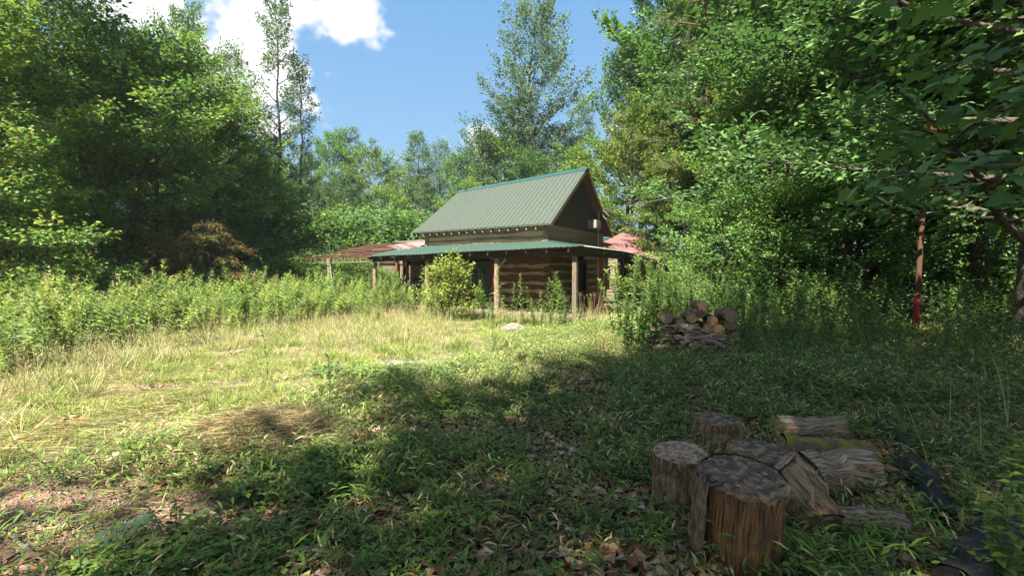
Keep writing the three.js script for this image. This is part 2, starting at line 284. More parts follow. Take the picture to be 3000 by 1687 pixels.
{
  const G = new Geo(), xs = [], ds = [];
  for (let x = -150; x < -16; x += 8) xs.push(x); for (let x = -16; x <= 16; x += 0.2) xs.push(x); for (let x = 20; x <= 150; x += 8) xs.push(x);
  for (let d = -60; d < -2; d += 6) ds.push(d); for (let d = 0; d <= 26; d += 0.2) ds.push(d); for (let d = 30; d <= 240; d += 7) ds.push(d);
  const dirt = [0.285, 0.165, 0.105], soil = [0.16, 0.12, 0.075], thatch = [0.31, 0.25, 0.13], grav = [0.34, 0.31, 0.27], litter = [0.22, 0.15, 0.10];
  const ys = ds.map((d) => xs.map((x) => groundY(x, d)));
  for (let j = 0; j < ds.length; j++) for (let i = 0; i < xs.length; i++) {
    const x = xs[i], d = ds[j];
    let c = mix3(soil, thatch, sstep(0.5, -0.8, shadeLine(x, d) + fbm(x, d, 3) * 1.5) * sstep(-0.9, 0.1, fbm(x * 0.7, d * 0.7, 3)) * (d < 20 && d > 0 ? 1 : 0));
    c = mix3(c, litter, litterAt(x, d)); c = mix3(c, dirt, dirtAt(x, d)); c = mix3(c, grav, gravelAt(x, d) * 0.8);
    const y0 = ys[j][Math.max(0, i - 1)], y1 = ys[j][Math.min(xs.length - 1, i + 1)], wx = xs[Math.min(xs.length - 1, i + 1)] - xs[Math.max(0, i - 1)];
    const z0 = ys[Math.max(0, j - 1)][i], z1 = ys[Math.min(ds.length - 1, j + 1)][i], wz = ds[Math.min(ds.length - 1, j + 1)] - ds[Math.max(0, j - 1)];
    const nn = _a.set(-(y1 - y0) / wx, 1, (z1 - z0) / wz).normalize();
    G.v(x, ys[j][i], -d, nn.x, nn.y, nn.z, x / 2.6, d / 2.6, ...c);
  }
  const w = xs.length;
  for (let j = 0; j < ds.length - 1; j++) for (let i = 0; i < w - 1; i++) { const a = j * w + i; G.t(a, a + 1, a + w); G.t(a + 1, a + w + 1, a + w); }
  const gt = makeTex(1024, 1024, (u, v) => { const a = fbm(u * 9, v * 9, 5), b = fbm(u * 70, v * 70, 3), k = 0.80 + a * 0.26 + b * 0.34; return [k, k * (0.985 + a * 0.04), k * (0.96 - a * 0.05)]; });
  const gb = makeTex(1024, 1024, (u, v) => h1(0.5 + 0.32 * fbm(u * 40, v * 40, 4) + 0.25 * fbm(u * 120 + 5, v * 120, 2)), false);
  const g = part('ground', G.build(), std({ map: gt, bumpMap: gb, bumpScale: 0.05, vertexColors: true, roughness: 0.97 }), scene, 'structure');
  tag(g, 'overgrown yard ground of soil, thatch and leaf litter', 'ground', null, 'structure');
}

// ------------------------------------------------------------------ trees: a few grown kinds, each repeated turned and scaled
const UP = new THREE.Vector3(0, 1, 0);
const vary = (c, R, a = 0.25) => { const k = 1 - a + R() * 2 * a, h = (R() - 0.5) * a * 0.6; return [c[0] * k * (1 + h), c[1] * k, c[2] * k * (1 - h)]; };
// a twig with leaves on both sides, seen as a ragged fan
function spray(L, p, dir, size, n, len, wid, pal, R, droop, flat = 0.45) {
  const side = new THREE.Vector3().crossVectors(dir, UP); if (side.lengthSq() < 0.01) side.set(1, 0, 0); side.normalize();
  const base = pal[Math.floor(R() * pal.length)], q = new THREE.Vector3(), d = new THREE.Vector3(), nn = new THREE.Vector3();
  for (let i = 0; i < n; i++) {
    const f = (i + R() * 0.8) / n, s = (i & 1 ? 1 : -1) * (0.25 + R() * 0.75);
    q.copy(p).addScaledVector(dir, size * f).addScaledVector(side, s * size * 0.45 * (1 - f * 0.4)); q.y += (R() - 0.5) * size * flat - droop * size * f * f;
    d.copy(dir).multiplyScalar(0.4 + R() * 0.5).addScaledVector(side, s * 1.1); d.y += (R() - 0.62) * 0.9 - droop * 0.7; d.normalize();
    nn.set((R() - 0.5) * 1.5, 0.55 + R() * 0.6, (R() - 0.5) * 1.5); nn.addScaledVector(d, -nn.dot(d)).normalize(); if (nn.y < 0) nn.negate();
    const k = 0.7 + R() * 0.6;
    leaf(L, q, d, nn, len * k, wid * k, vary(base, R));
  }
}
function bendLine(p, dir, len, seg, rise, wob, R) {
  const pts = [p.clone()], d = dir.clone();
  for (let i = 0; i < seg; i++) { d.y += rise / seg; d.x += (R() - 0.5) * wob; d.y += (R() - 0.5) * wob * 0.7; d.z += (R() - 0.5) * wob; d.normalize(); pts.push(pts[i].clone().addScaledVector(d, len / seg)); }
  return pts;
}
const along = (pts, f) => { const k = clamp(f) * (pts.length - 1), i = Math.min(pts.length - 2, Math.floor(k)); return pts[i].clone().lerp(pts[i + 1], k - i); };
const dirAt = (pts, f) => { const i = Math.min(pts.length - 2, Math.floor(clamp(f) * (pts.length - 1))); return pts[i + 1].clone().sub(pts[i]).normalize(); };
function growTree(o) {
  const R = rng(o.seed), W = new Geo(), L = new Geo(), sz = o.leaf ?? 0.13;
  const stems = o.stems ?? [[0, 0, 0, 0]];
  for (const [bx, bz, lx, lz, hs = 1] of stems) {
    const H = o.H * hs, tp = [], tr = [], n = 11;
    for (let i = 0; i <= n; i++) { const t = i / n; tp.push(new THREE.Vector3(bx + lx * t + (R() - 0.5) * o.H * 0.022 * t * (o.wob ?? 1), H * t - (i ? 0 : 0.25), bz + lz * t + (R() - 0.5) * o.H * 0.022 * t * (o.wob ?? 1))); tr.push(Math.max(0.02, (o.r ?? 0.2) * (hs > 0.8 ? 1 : 0.75) * (i === 0 ? 1.35 : Math.pow(1 - t, 0.85)))); }
    tube(W, tp, tr, 8, [1, 1, 1], false, 0.08, o.seed);
    for (let b = 0; b < o.limbs; b++) {
      const f = (b + R() * 0.9) / o.limbs, t = lerp(o.base, 0.98, Math.pow(f, o.bias ?? 0.9)), az = b * 2.39996 + R() * 1.1;
      const env = o.shape(f); if (R() < (o.gap ?? 0.06)) continue;
      const len = o.R * env * (0.7 + R() * 0.5); if (len < 0.25) continue;
      const el = lerp(o.el0 ?? 0.1, o.el1 ?? 0.9, f) + (R() - 0.5) * 0.35;
      const d0 = new THREE.Vector3(Math.cos(az) * Math.cos(el), Math.sin(el), Math.sin(az) * Math.cos(el));
      const pts = bendLine(along(tp, t), d0, len, 5, o.rise ?? 0.25, 0.3, R), r0 = Math.max(0.015, tr[Math.floor(t * n)] * 0.55 * Math.min(1, len / o.R + 0.2));
      tube(W, pts, pts.map((_, i) => Math.max(0.008, r0 * (1 - i / 5.2))), 5, [1, 1, 1], false, 0, b);
      const nb = Math.max(2, Math.round((o.sub ?? 6) * (0.4 + 0.6 * len / o.R)));
      for (let k = 0; k <= nb; k++) {
        const g = k === nb ? 1 : lerp(o.bare ?? 0.3, 0.97, (k + R() * 0.7) / nb), p = along(pts, g), dl = dirAt(pts, g), sd = new THREE.Vector3().crossVectors(dl, UP).normalize();
        const d2 = dl.clone().multiplyScalar(k === nb ? 1 : 0.65).addScaledVector(sd, k === nb ? 0 : (k & 1 ? 1 : -1) * (0.6 + R() * 0.4)); d2.y += (R() - 0.45) * 0.55; d2.normalize();
        const l2 = len * (o.subLen ?? 0.42) * (1.15 - g * 0.6) * (0.7 + R() * 0.6), p2 = bendLine(p, d2, l2, 3, (o.rise ?? 0.25) * 0.6, 0.3, R);
        tube(W, p2, [r0 * 0.3, r0 * 0.22, r0 * 0.14, 0.004].map((x) => Math.max(x, 0.004)), 3, [1, 1, 1], false, 0, k);
        const ns = Math.max(3, Math.round(1.5 * o.dens * l2 / (sz * 3.2)));
        for (let s = 0; s < ns; s++) {
          const h = (s + R()) / ns, q = along(p2, h), d3 = dirAt(p2, h); d3.x += (R() - 0.5) * 1.5; d3.y += (R() - 0.4) * 0.9; d3.z += (R() - 0.5) * 1.5; d3.normalize();
          spray(L, q, d3, sz * (3 + R() * 2.4), o.perSpray ?? 11, sz, sz * (o.wid ?? 0.72), o.pal, R, o.droop ?? 0.15, o.flat ?? 0.5);
        }
      }
    }
  }
  return { wood: W.build(false), crown: L.build(true, false), H: o.H };
}
function growPine(o) {
  const R = rng(o.seed), W = new Geo(), L = new Geo(), tp = [], tr = [], n = 11;
  for (let i = 0; i <= n; i++) { const t = i / n; tp.push(new THREE.Vector3((R() - 0.5) * 0.4 * t, o.H * t - (i ? 0 : 0.25), (R() - 0.5) * 0.4 * t)); tr.push(Math.max(0.02, 0.22 * Math.pow(1 - t, 0.8))); }
  tube(W, tp, tr, 8, [1, 1, 1], false, 0.06, 3);
  const d = new THREE.Vector3(), nn = new THREE.Vector3(), axis = new THREE.Vector3();
  for (let b = 0; b < 34; b++) {
    const f = (b + R()) / 34, t = lerp(0.12, 0.97, f), az = b * 2.4 + R(), len = (0.6 + 3.6 * Math.pow(1 - f, 0.7)) * (0.7 + R() * 0.5);
    const pts = bendLine(along(tp, t), new THREE.Vector3(Math.cos(az), lerp(-0.15, 0.5, f), Math.sin(az)).normalize(), len, 5, 0.1, 0.2, R);
    tube(W, pts, pts.map((_, i) => 0.05 * (1 - i / 5.6) + 0.006), 4, [1, 1, 1], false, 0, b);
    const nb = Math.round(len * 4) + 2;
    for (let k = 0; k < nb; k++) {
      const g = lerp(0.22, 1, (k + R()) / nb), p = along(pts, g); axis.copy(dirAt(pts, g)); axis.x += (R() - 0.5) * 2; axis.z += (R() - 0.5) * 2; axis.y += (R() - 0.4) * 0.7; axis.normalize();
      const l2 = 0.35 + R() * 0.6, e = p.clone().addScaledVector(axis, l2);
      tube(W, [p, e], [0.012, 0.005], 3);
      for (let q = 0; q < 4; q++) {
        const c = p.clone().lerp(e, 0.35 + q * 0.21), base = o.pal[Math.floor(R() * o.pal.length)];
        for (let m = 0; m < 15; m++) { d.set(R() - 0.5, R() - 0.5, R() - 0.5).normalize().addScaledVector(axis, 0.75).normalize(); nn.set(R() - 0.5, R(), R() - 0.5); nn.addScaledVector(d, -nn.dot(d)).normalize(); leaf(L, c, d, nn, 0.14 + R() * 0.08, 0.014, vary(base, R, 0.2), 0, 0.5); }
      }
    }
  }
  return { wood: W.build(false), crown: L.build(true, false), H: o.H };
}
const oval = (f) => Math.pow(Math.sin(Math.PI * clamp(0.12 + f * 0.84)), 0.7), cone = (f) => Math.pow(1 - f, 0.7) * 0.95 + 0.08, dome = (f) => Math.sqrt(Math.max(0.02, 1 - Math.pow(f * 1.0, 2.4))), slim = (f) => 0.35 + 0.65 * Math.sin(Math.PI * clamp(f * 0.9 + 0.08));
const gMid = [[0.075, 0.135, 0.025], [0.060, 0.115, 0.022], [0.090, 0.150, 0.028], [0.050, 0.100, 0.022]];
const gDark = [[0.045, 0.090, 0.022], [0.038, 0.078, 0.020], [0.055, 0.100, 0.024]];
const gGold = [[0.115, 0.160, 0.023], [0.100, 0.152, 0.024], [0.140, 0.165, 0.024], [0.078, 0.132, 0.024]];
const gGrey = [[0.085, 0.130, 0.045], [0.070, 0.110, 0.040], [0.100, 0.145, 0.050]];
const K = {
  poplar: growTree({ seed: 101, H: 19, r: 0.24, base: 0.14, limbs: 40, R: 4.8, shape: oval, el0: 0.05, el1: 0.95, sub: 9, dens: 2.3, leaf: 0.19, wid: 0.85, pal: gMid, perSpray: 14 }),
  maple: growTree({ seed: 202, H: 13, r: 0.19, base: 0.08, limbs: 38, R: 4.5, shape: dome, el0: -0.05, el1: 1.0, sub: 9, dens: 2.2, leaf: 0.16, wid: 0.85, pal: gGold.concat(gMid.slice(0, 2)), perSpray: 13, droop: 0.25, flat: 0.35 }),
  oak: growTree({ seed: 303, H: 17, r: 0.26, base: 0.10, limbs: 38, R: 5.2, shape: dome, el0: 0.0, el1: 0.9, sub: 9, dens: 2.1, leaf: 0.20, wid: 0.65, pal: gDark, perSpray: 13, wob: 1.6 }),
  slim: growTree({ seed: 404, H: 22, r: 0.2, base: 0.10, limbs: 56, R: 1.8, shape: slim, el0: 0.25, el1: 0.8, sub: 5, dens: 1.15, leaf: 0.17, wid: 0.8, pal: gGrey, perSpray: 11, gap: 0.1, subLen: 0.5, wob: 1.4 }),
  airy: growTree({ seed: 505, H: 25, r: 0.28, base: 0.22, limbs: 38, R: 5.6, shape: oval, el0: 0.3, el1: 1.0, sub: 8, dens: 1.7, leaf: 0.2, wid: 0.8, pal: gGrey, perSpray: 12, gap: 0.1, rise: 0.4, bare: 0.3, wob: 1.8 }),
  cone: growTree({ seed: 606, H: 16, r: 0.2, base: 0.06, limbs: 54, R: 3.5, shape: cone, el0: 0.1, el1: 0.7, sub: 8, dens: 2.2, leaf: 0.18, wid: 0.7, pal: gDark.concat(gGrey), perSpray: 13 }),
  forked: growTree({ seed: 707, H: 13, r: 0.19, base: 0.40, limbs: 18, R: 4.2, shape: oval, el0: 0.0, el1: 0.9, sub: 9, dens: 2.0, leaf: 0.17, wid: 0.75, pal: gMid.concat(gGold.slice(0, 2)), perSpray: 12, stems: [[0, 0, -1.3, 0.4], [0.12, 0.05, 0.3, -0.5, 0.95], [0.1, -0.1, 2.6, 0.5, 0.85]], wob: 1.6 }),
  yard: growTree({ seed: 171, H: 24, r: 0.3, base: 0.40, limbs: 36, R: 4.6, shape: dome, el0: 0.1, el1: 0.9, sub: 9, dens: 1.5, leaf: 0.23, wid: 0.75, pal: gMid, perSpray: 12 }),
  under: growTree({ seed: 808, H: 6.5, r: 0.07, base: 0.08, limbs: 30, R: 2.6, shape: oval, el0: -0.05, el1: 0.8, sub: 7, dens: 1.7, leaf: 0.14, wid: 0.55, pal: gMid, perSpray: 11, droop: 0.35, flat: 0.3, wob: 2 }),
  shrub: growTree({ seed: 909, H: 2.6, r: 0.035, base: 0.03, limbs: 16, R: 1.4, shape: dome, el0: 0.3, el1: 1.1, sub: 6, dens: 1.5, leaf: 0.12, wid: 0.6, pal: gMid, perSpray: 10, bare: 0.1, stems: [[-0.2, 0, -0.5, 0.1, 0.9], [0.15, 0.1, 0.3, 0.5], [0.1, -0.2, 0.4, -0.5, 0.8]] }),
  hemlock: growTree({ seed: 111, H: 6, r: 0.1, base: 0.06, limbs: 30, R: 3.6, shape: cone, el0: -0.15, el1: 0.3, sub: 10, dens: 1.9, leaf: 0.11, wid: 0.4, pal: [[0.105, 0.095, 0.026], [0.125, 0.085, 0.028], [0.085, 0.095, 0.025]], perSpray: 15, droop: 0.45, flat: 0.15, rise: -0.35, subLen: 0.36 }),
  pine: growPine({ seed: 121, H: 18, pal: [[0.095, 0.130, 0.042], [0.120, 0.140, 0.042], [0.070, 0.105, 0.036]] }),
};
if (0) { let tot = 0; for (const [n, k] of Object.entries(K)) { const a = k.crown.index.count / 3, b = k.wood.index.count / 3; tot += a + b; console.log(n, 'leaves', a / 2, 'wood tris', b); } console.log('total', tot); }
// trees are sunk a little so that the foot of the trunk meets uneven ground
function tree(kind, name, x, d, H, label, o = {}) {
  const k = K[kind], s = H / k.H, w = (o.w ?? 1) * s, t = thing(name, label, o.category ?? 'tree', V(x, groundY(x, d) - 0.05, d), o.turn ?? 0, o.group);
  t.scale.set(w, s, w); if (o.lean) { t.rotation.order = 'YXZ'; t.rotation.z = o.lean; }
  part('trunk', k.wood, o.bark ?? M.bark, t);
  part('crown', k.crown, o.mat ?? (kind === 'oak' || kind === 'under' ? M.leafOak : M.leaf), t, 'stuff');
  return t;
}

// ------------------------------------------------------------------ the wood round the clearing
const T = (kind, name, px, d, H, label, o) => tree(kind, name, X(px, d), d, H, label, { turn: px * 0.013 + d, ...o });
const gL = 'trees of the wood on the side of the tall weed field', gF = 'far trees beyond the cabin', gR = 'trees of the dark wood behind the woodpile';
const ORD = ['first', 'second', 'third', 'fourth', 'fifth', 'sixth', 'seventh', 'eighth', 'ninth', 'tenth', 'eleventh', 'twelfth', 'thirteenth', 'fourteenth', 'fifteenth', 'sixteenth'];
const inTurn = (list) => list.sort((a, b) => a[0] - b[0]).map((q, i) => [...q, ORD[i]]);   // counted along the picture
// left side
T('airy', 'poplar_tree', 20, 15.5, 19, 'tall tree with a dark trunk in the top corner above the weeds', { group: gL, w: 0.9 });
T('maple', 'maple_tree', -60, 13.5, 9.8, 'low bright-leaved maple hanging in at the picture edge under the tall dark crowns', { group: gL });
T('airy', 'poplar_tree', 215, 21, 20, 'tallest dark crown over the weed field, cut off by the top of the picture', { group: gL, mat: M.leafCool, w: 0.62, turn: 1 });
T('forked', 'forked_tree', 312, 19, 12, 'tree with a trunk forking into three stems at the edge of the wood', { group: gL, turn: 0.3, w: 1.0 });
T('maple', 'maple_tree', 465, 22.5, 12.6, 'yellow-green maple crown standing out against the blue sky', { group: gL, w: 0.8, turn: 2.2 });
T('oak', 'oak_tree', 420, 29, 16.2, 'grey-green crown rising behind the yellow-green maple', { group: gL, mat: M.leafCool, w: 0.55, turn: 3 });
T('poplar', 'poplar_tree', 560, 34, 19.8, 'rounded grey crown between the yellow-green maple and the cloud', { group: gL, mat: M.leafCool, w: 0.6, turn: 2 });
T('maple', 'maple_tree', 640, 26, 11.6, 'maple with bright low branches next to the rusty roof frame', { group: gL, turn: 4 });
T('airy', 'airy_tree', 690, 31, 16.2, 'thin-leaved tree just below the big cloud', { group: gL, w: 0.75, turn: 1.1 });
T('slim', 'slender_tree', 822, 34, 23.2, 'tallest slender vine-covered tree reaching the top of the picture', { mat: M.leafCool, w: 0.85, turn: 0.4 });
T('slim', 'slender_tree', 893, 36, 18.6, 'shorter slender tree with a hooked top beside the tallest slender tree', { mat: M.leafCool, w: 0.9, turn: 2.4, lean: -0.02 });
T('cone', 'bushy_tree', 790, 33, 11.5, 'bushy tree around the feet of the two slender trees', { group: gL, mat: M.leafCool, w: 1.1 });
T('maple', 'maple_tree', 760, 29, 8.2, 'low maple between the slender trees and the rusty roof frame', { group: gL });
const deepL = 'shaded tree deep in the wood behind the weed field';
for (const [px, d, H, k, nth] of inTurn([[-150, 20, 12, 'oak'], [90, 19, 10, 'maple'], [130, 27, 11, 'oak'], [-20, 27, 13, 'poplar'], [300, 27, 13, 'oak'], [520, 29, 12, 'oak'], [210, 36, 12.5, 'oak'], [30, 38, 13, 'oak'], [600, 37, 14, 'oak'], [420, 38, 15, 'oak'], [700, 42, 13, 'oak'], [-160, 34, 17, 'oak']]))
  T(k, 'shaded_tree', px, d, H, nth + ' ' + deepL + ', counted towards the cabin', { group: 'trees deep in the wood behind the weed field' });
for (const [px, d, H, nth] of inTurn([[60, 15.5, 4.6], [180, 17.5, 5.2], [-100, 13, 5], [440, 22.5, 4.8], [520, 23, 5], [260, 23, 5.5], [640, 26, 5], [120, 23, 6], [0, 19, 6]]))
  T('under', 'sapling', px, d, H, nth + ' sapling under the crowns behind the weed field, counted towards the cabin', { group: 'saplings under the crowns behind the weed field', category: 'sapling' });
T('hemlock', 'drooping_evergreen', 615, 18.6, 3.9, 'evergreen with brownish drooping layered boughs over the weeds', { mat: M.leafBrown, w: 1.05, turn: 0.6 });
T('hemlock', 'drooping_evergreen', 470, 18.0, 3.3, 'smaller brownish drooping evergreen nearer to the forked tree', { mat: M.leafBrown, w: 0.95, turn: 2.0 });
// behind the cabin
const far = [[905, 52, 12.5, 'poplar', 'far tree right beside the foot of the slender trees'], [985, 58, 16.6, 'poplar', 'far pale tree with a pointed top, first past the slender trees'], [1032, 60, 18.4, 'slim', 'far narrow dark tree poking above the pale far crowns'], [1085, 56, 14.6, 'maple', 'far rounded tree next to the narrow dark far tree'],
  [1165, 64, 14.2, 'airy', 'far thin tree in the low dip of the skyline'], [1228, 62, 18.4, 'cone', 'far dark pointed tree alone against the open sky'], [1292, 66, 17.6, 'airy', 'far sparse tree right behind the dark pointed one'], [1345, 60, 14.6, 'poplar', 'far crown left of the tall tree behind the cabin ridge'],
  [1410, 54, 16.2, 'oak', 'broad crown between the far sparse tree and the tall tree behind the ridge'], [1480, 47, 14.4, 'maple', 'rounded crown touching the cabin ridge'], [1560, 44, 26.2, 'airy', 'tallest open-crowned tree standing behind the cabin roof'], [1500, 46, 18.0, 'oak', 'dark leafy tree hugging the trunk of the tallest open-crowned tree'],
  [1630, 50, 15.8, 'poplar', 'grey-green crown behind the top of the cabin gable'], [1702, 52, 20.6, 'slim', 'narrow pale tree between the tallest open-crowned tree and the dark wood'], [1690, 40, 11.6, 'maple', 'low crown just behind the cabin gable'], [1560, 40, 11.4, 'poplar', 'low crown behind the middle of the cabin ridge'],
  [1375, 38, 8.6, 'maple', 'small bright tree behind the far end of the cabin roof'], [1250, 44, 9.8, 'cone', 'dark round tree behind the far end of the cabin'], [1120, 40, 8.4, 'maple', 'bright low tree behind the rusty roof frame'], [1010, 44, 9.6, 'oak', 'dull green tree behind the vine-grown thicket']];
for (const [px, d, H, k, label] of far) T(k, 'far_tree', px, d, H, label, { group: gF, mat: [M.leafCool, M.leaf, M.leafCool][px % 3], w: k === 'slim' ? 1.3 : k === 'airy' ? 1.0 : 1 });
for (let i = 0; i < 16; i++) T(['oak', 'poplar', 'cone', 'maple'][i % 4], 'backdrop_tree', 720 + i * 72, 74 + (i * 37 % 17), 11.5 + (i * 29 % 5), ORD[i] + ' distant tree closing the skyline, counted from the slender trees', { group: 'distant trees closing the skyline', mat: M.leafCool });
// right side, from the cabin towards the viewer
T('poplar', 'poplar_tree', 1838, 33, 17.2, 'full-leaved poplar rising right behind the cabin gable', { turn: 1.7, w: 0.75 });
T('maple', 'maple_tree', 1850, 26, 10.6, 'sunlit yellow-leaved maple beside the cabin gable', { mat: M.leafWarm, w: 0.85, turn: 0.2 });
T('maple', 'maple_tree', 1965, 22.5, 7.2, 'lower yellow-leaved maple over the red lean-to roof', { mat: M.leafWarm, w: 0.9, turn: 3.3 });
T('pine', 'pine_tree', 2085, 22.5, 18, 'pine with drooping needle boughs over the yellow maples', { bark: M.barkPine, w: 1.1, turn: 0.5, lean: 0.05 });
T('airy', 'airy_tree', 1925, 30, 22, 'tall airy tree with hanging tips at the edge of the open sky', { mat: M.leafCool, w: 0.75, turn: 0.9 });
T('poplar', 'poplar_tree', 2030, 28, 24, 'tall poplar behind the pine', { turn: 2.9 });
T('oak', 'oak_tree', 2260, 21, 18, 'dense dark crown above the cable', { group: gR, turn: 1.2, bark: M.barkPale });
T('poplar', 'poplar_tree', 2400, 19, 19, 'pale-trunked tree where the cable disappears into leaves', { group: gR, bark: M.barkPale, turn: 0.1 });
T('maple', 'maple_tree', 2185, 19.8, 9.6, 'spreading maple below the cable with layered branches', { group: gR, turn: 2.4, w: 1.05 });
T('maple', 'maple_tree', 2420, 17.2, 8.8, 'low layered maple above the dark weeds', { group: gR, turn: 5.1 });
T('oak', 'oak_tree', 2615, 14.5, 17.5, 'thick dark trunk standing next to the rusty pole', { group: gR, turn: 3.2 });
T('poplar', 'poplar_tree', 2860, 12.5, 17, 'trunk in the shade beyond the rusty pole', { group: gR, turn: 1.9 });
T('oak', 'oak_tree', 3020, 9.0, 15, 'dark trunk at the picture edge behind the hanging lobed leaves', { group: gR, turn: 0.8 });
const deepR = 'shaded tree deep in the wood behind the rusty pole';
for (const [px, d, H, k, nth] of inTurn([[2150, 27, 20, 'oak'], [2300, 24, 18, 'poplar'], [2480, 22, 18, 'oak'], [2700, 20, 17, 'oak'], [2560, 29, 17, 'oak'], [2930, 17, 17, 'poplar'], [3150, 14, 17, 'oak'], [2350, 33, 18, 'oak'], [2800, 27, 17, 'oak'], [3050, 22, 17, 'oak'], [2020, 36, 18, 'oak'], [2190, 38, 18, 'oak'], [3350, 11, 16, 'poplar']]))
  T(k, 'shaded_tree', px, d, H, nth + ' ' + deepR + ', counted from the cabin', { group: 'trees deep in the wood behind the rusty pole' });
for (const [px, d, H, nth] of inTurn([[2120, 15.5, 4.2], [2290, 14.5, 4.4], [2470, 13.5, 4.2], [2560, 16, 4.6], [2350, 17.5, 5], [2760, 15, 4.4], [2880, 11.5, 3.8], [2680, 18, 5], [2010, 19, 4.2], [2980, 14, 5], [2210, 20, 5.5], [2820, 19, 5.5]]))
  T('under', 'sapling', px, d, H, nth + ' sapling of the understorey around the rusty pole, counted from the cabin', { group: 'saplings in the understorey around the rusty pole', category: 'sapling' });
// behind the viewer: the trees whose shade lies over the foreground
for (const [a, p, H, w] of [[-9.2, 1.6, 29.5, 0.95], [-13.4, 1.3, 31, 0.86], [-10, 9, 29, 0.95]])
  { const x = 0.5 * a + 0.866 * p, d = 0.866 * a - 0.5 * p; tree('yard', 'yard_tree', x, d, H, 'tall tree standing behind the viewer that shades the stumps', { group: 'trees behind the viewer', w, turn: x + d }); }
// shrubs
for (const [px, d, H, m, nth] of inTurn([[830, 27.5, 3.4, 'leaf'], [890, 28.5, 4.2, 'leafWarm'], [955, 30, 4.6, 'leaf'], [1020, 30, 4.4, 'leaf'], [1085, 31, 4.6, 'leafCool'], [1160, 33, 5, 'leafCool'], [1215, 33, 5, 'leaf'], [770, 26, 3.2, 'leafOak'], [980, 34, 5.4, 'leafWarm'], [1300, 36, 5, 'leaf']]))
  T('shrub', 'thicket_bush', px, d, H, nth + ' bush of the thicket behind the rusty roof frame, counted towards the cabin', { group: 'bushes in the thicket behind the rusty roof frame', mat: M[m], w: 1.25, category: 'bush' });
for (const [px, d, H, m, nth] of inTurn([[880, 23, 2.3, 'leafWarm'], [930, 24.5, 2.5, 'leaf'], [1010, 22.6, 2.1, 'leaf'], [1055, 22.2, 2.0, 'leafWarm'], [1125, 21.6, 1.5, 'leaf'], [850, 24, 2.2, 'leafOak']]))
  T('shrub', 'shed_bush', px, d, H, nth + ' bush between the rusty roof frame posts, counted towards the porch', { group: 'bushes between the posts of the rusty roof frame', mat: M[m], category: 'bush' });

// ------------------------------------------------------------------ the log cabin; own axes: x along the front, z towards the yard, corner at the origin
const CABIN_AT = V(1.40, 0.03, 17.54), CABIN_TURN = -32.6 * RAD;
const cabin = thing('log_cabin', 'old log cabin with green metal roof and wrap-around porch in the clearing', 'cabin', CABIN_AT, CABIN_TURN);
const cabinToWorld = (x, y, z) => new THREE.Vector3(x, y, z).applyAxisAngle(UP, CABIN_TURN).add(CABIN_AT);
// a hewn log or mortar strip: long box whose edges wander; runs along x, or along z when turned
function hewn(len, y0, y1, t, seed, wob, seg = 6) {
  const G = new Geo(), h = y1 - y0;
  const ring = (k) => { const x = len * k / seg, e = (s) => n2(x * 1.1 + seed * 3.1, s * 5.7 + seed) * wob; return [[y0 + e(1), t / 2 + e(5) * 0.5], [y1 + e(2), t / 2 + e(6) * 0.5], [y1 + e(3), -t / 2], [y0 + e(4), -t / 2]].map(([y, z]) => [x, y, z]); };
  const add = (A, B, C, D) => { const n = _a.set(B[0] - A[0], B[1] - A[1], B[2] - A[2]).cross(_b.set(D[0] - A[0], D[1] - A[1], D[2] - A[2])).normalize(); const uv = (p) => [p[0] / 1.3 + seed * 0.61, (p[1] + p[2]) / 0.9 + seed * 0.37]; const q = [A, B, C, D].map((p) => G.v(...p, n.x, n.y, n.z, ...uv(p))); G.t(q[0], q[1], q[2]); G.t(q[0], q[2], q[3]); };
  let a = ring(0); add(a[0], a[1], a[2], a[3]);
  for (let k = 1; k <= seg; k++) { const b = ring(k); for (let s = 0; s < 4; s++) add(a[s], b[s], b[(s + 1) % 4], a[(s + 1) % 4]); a = b; }
  add(a[3], a[2], a[1], a[0]);
  return G.build(false);
}
const LOGS = [0.18, 0.50, 0.88, 1.20, 1.58, 1.90, 2.28, 2.58, 2.96, 3.22, 3.48], WALL_L = 6.54, WALL_D = 6.0;
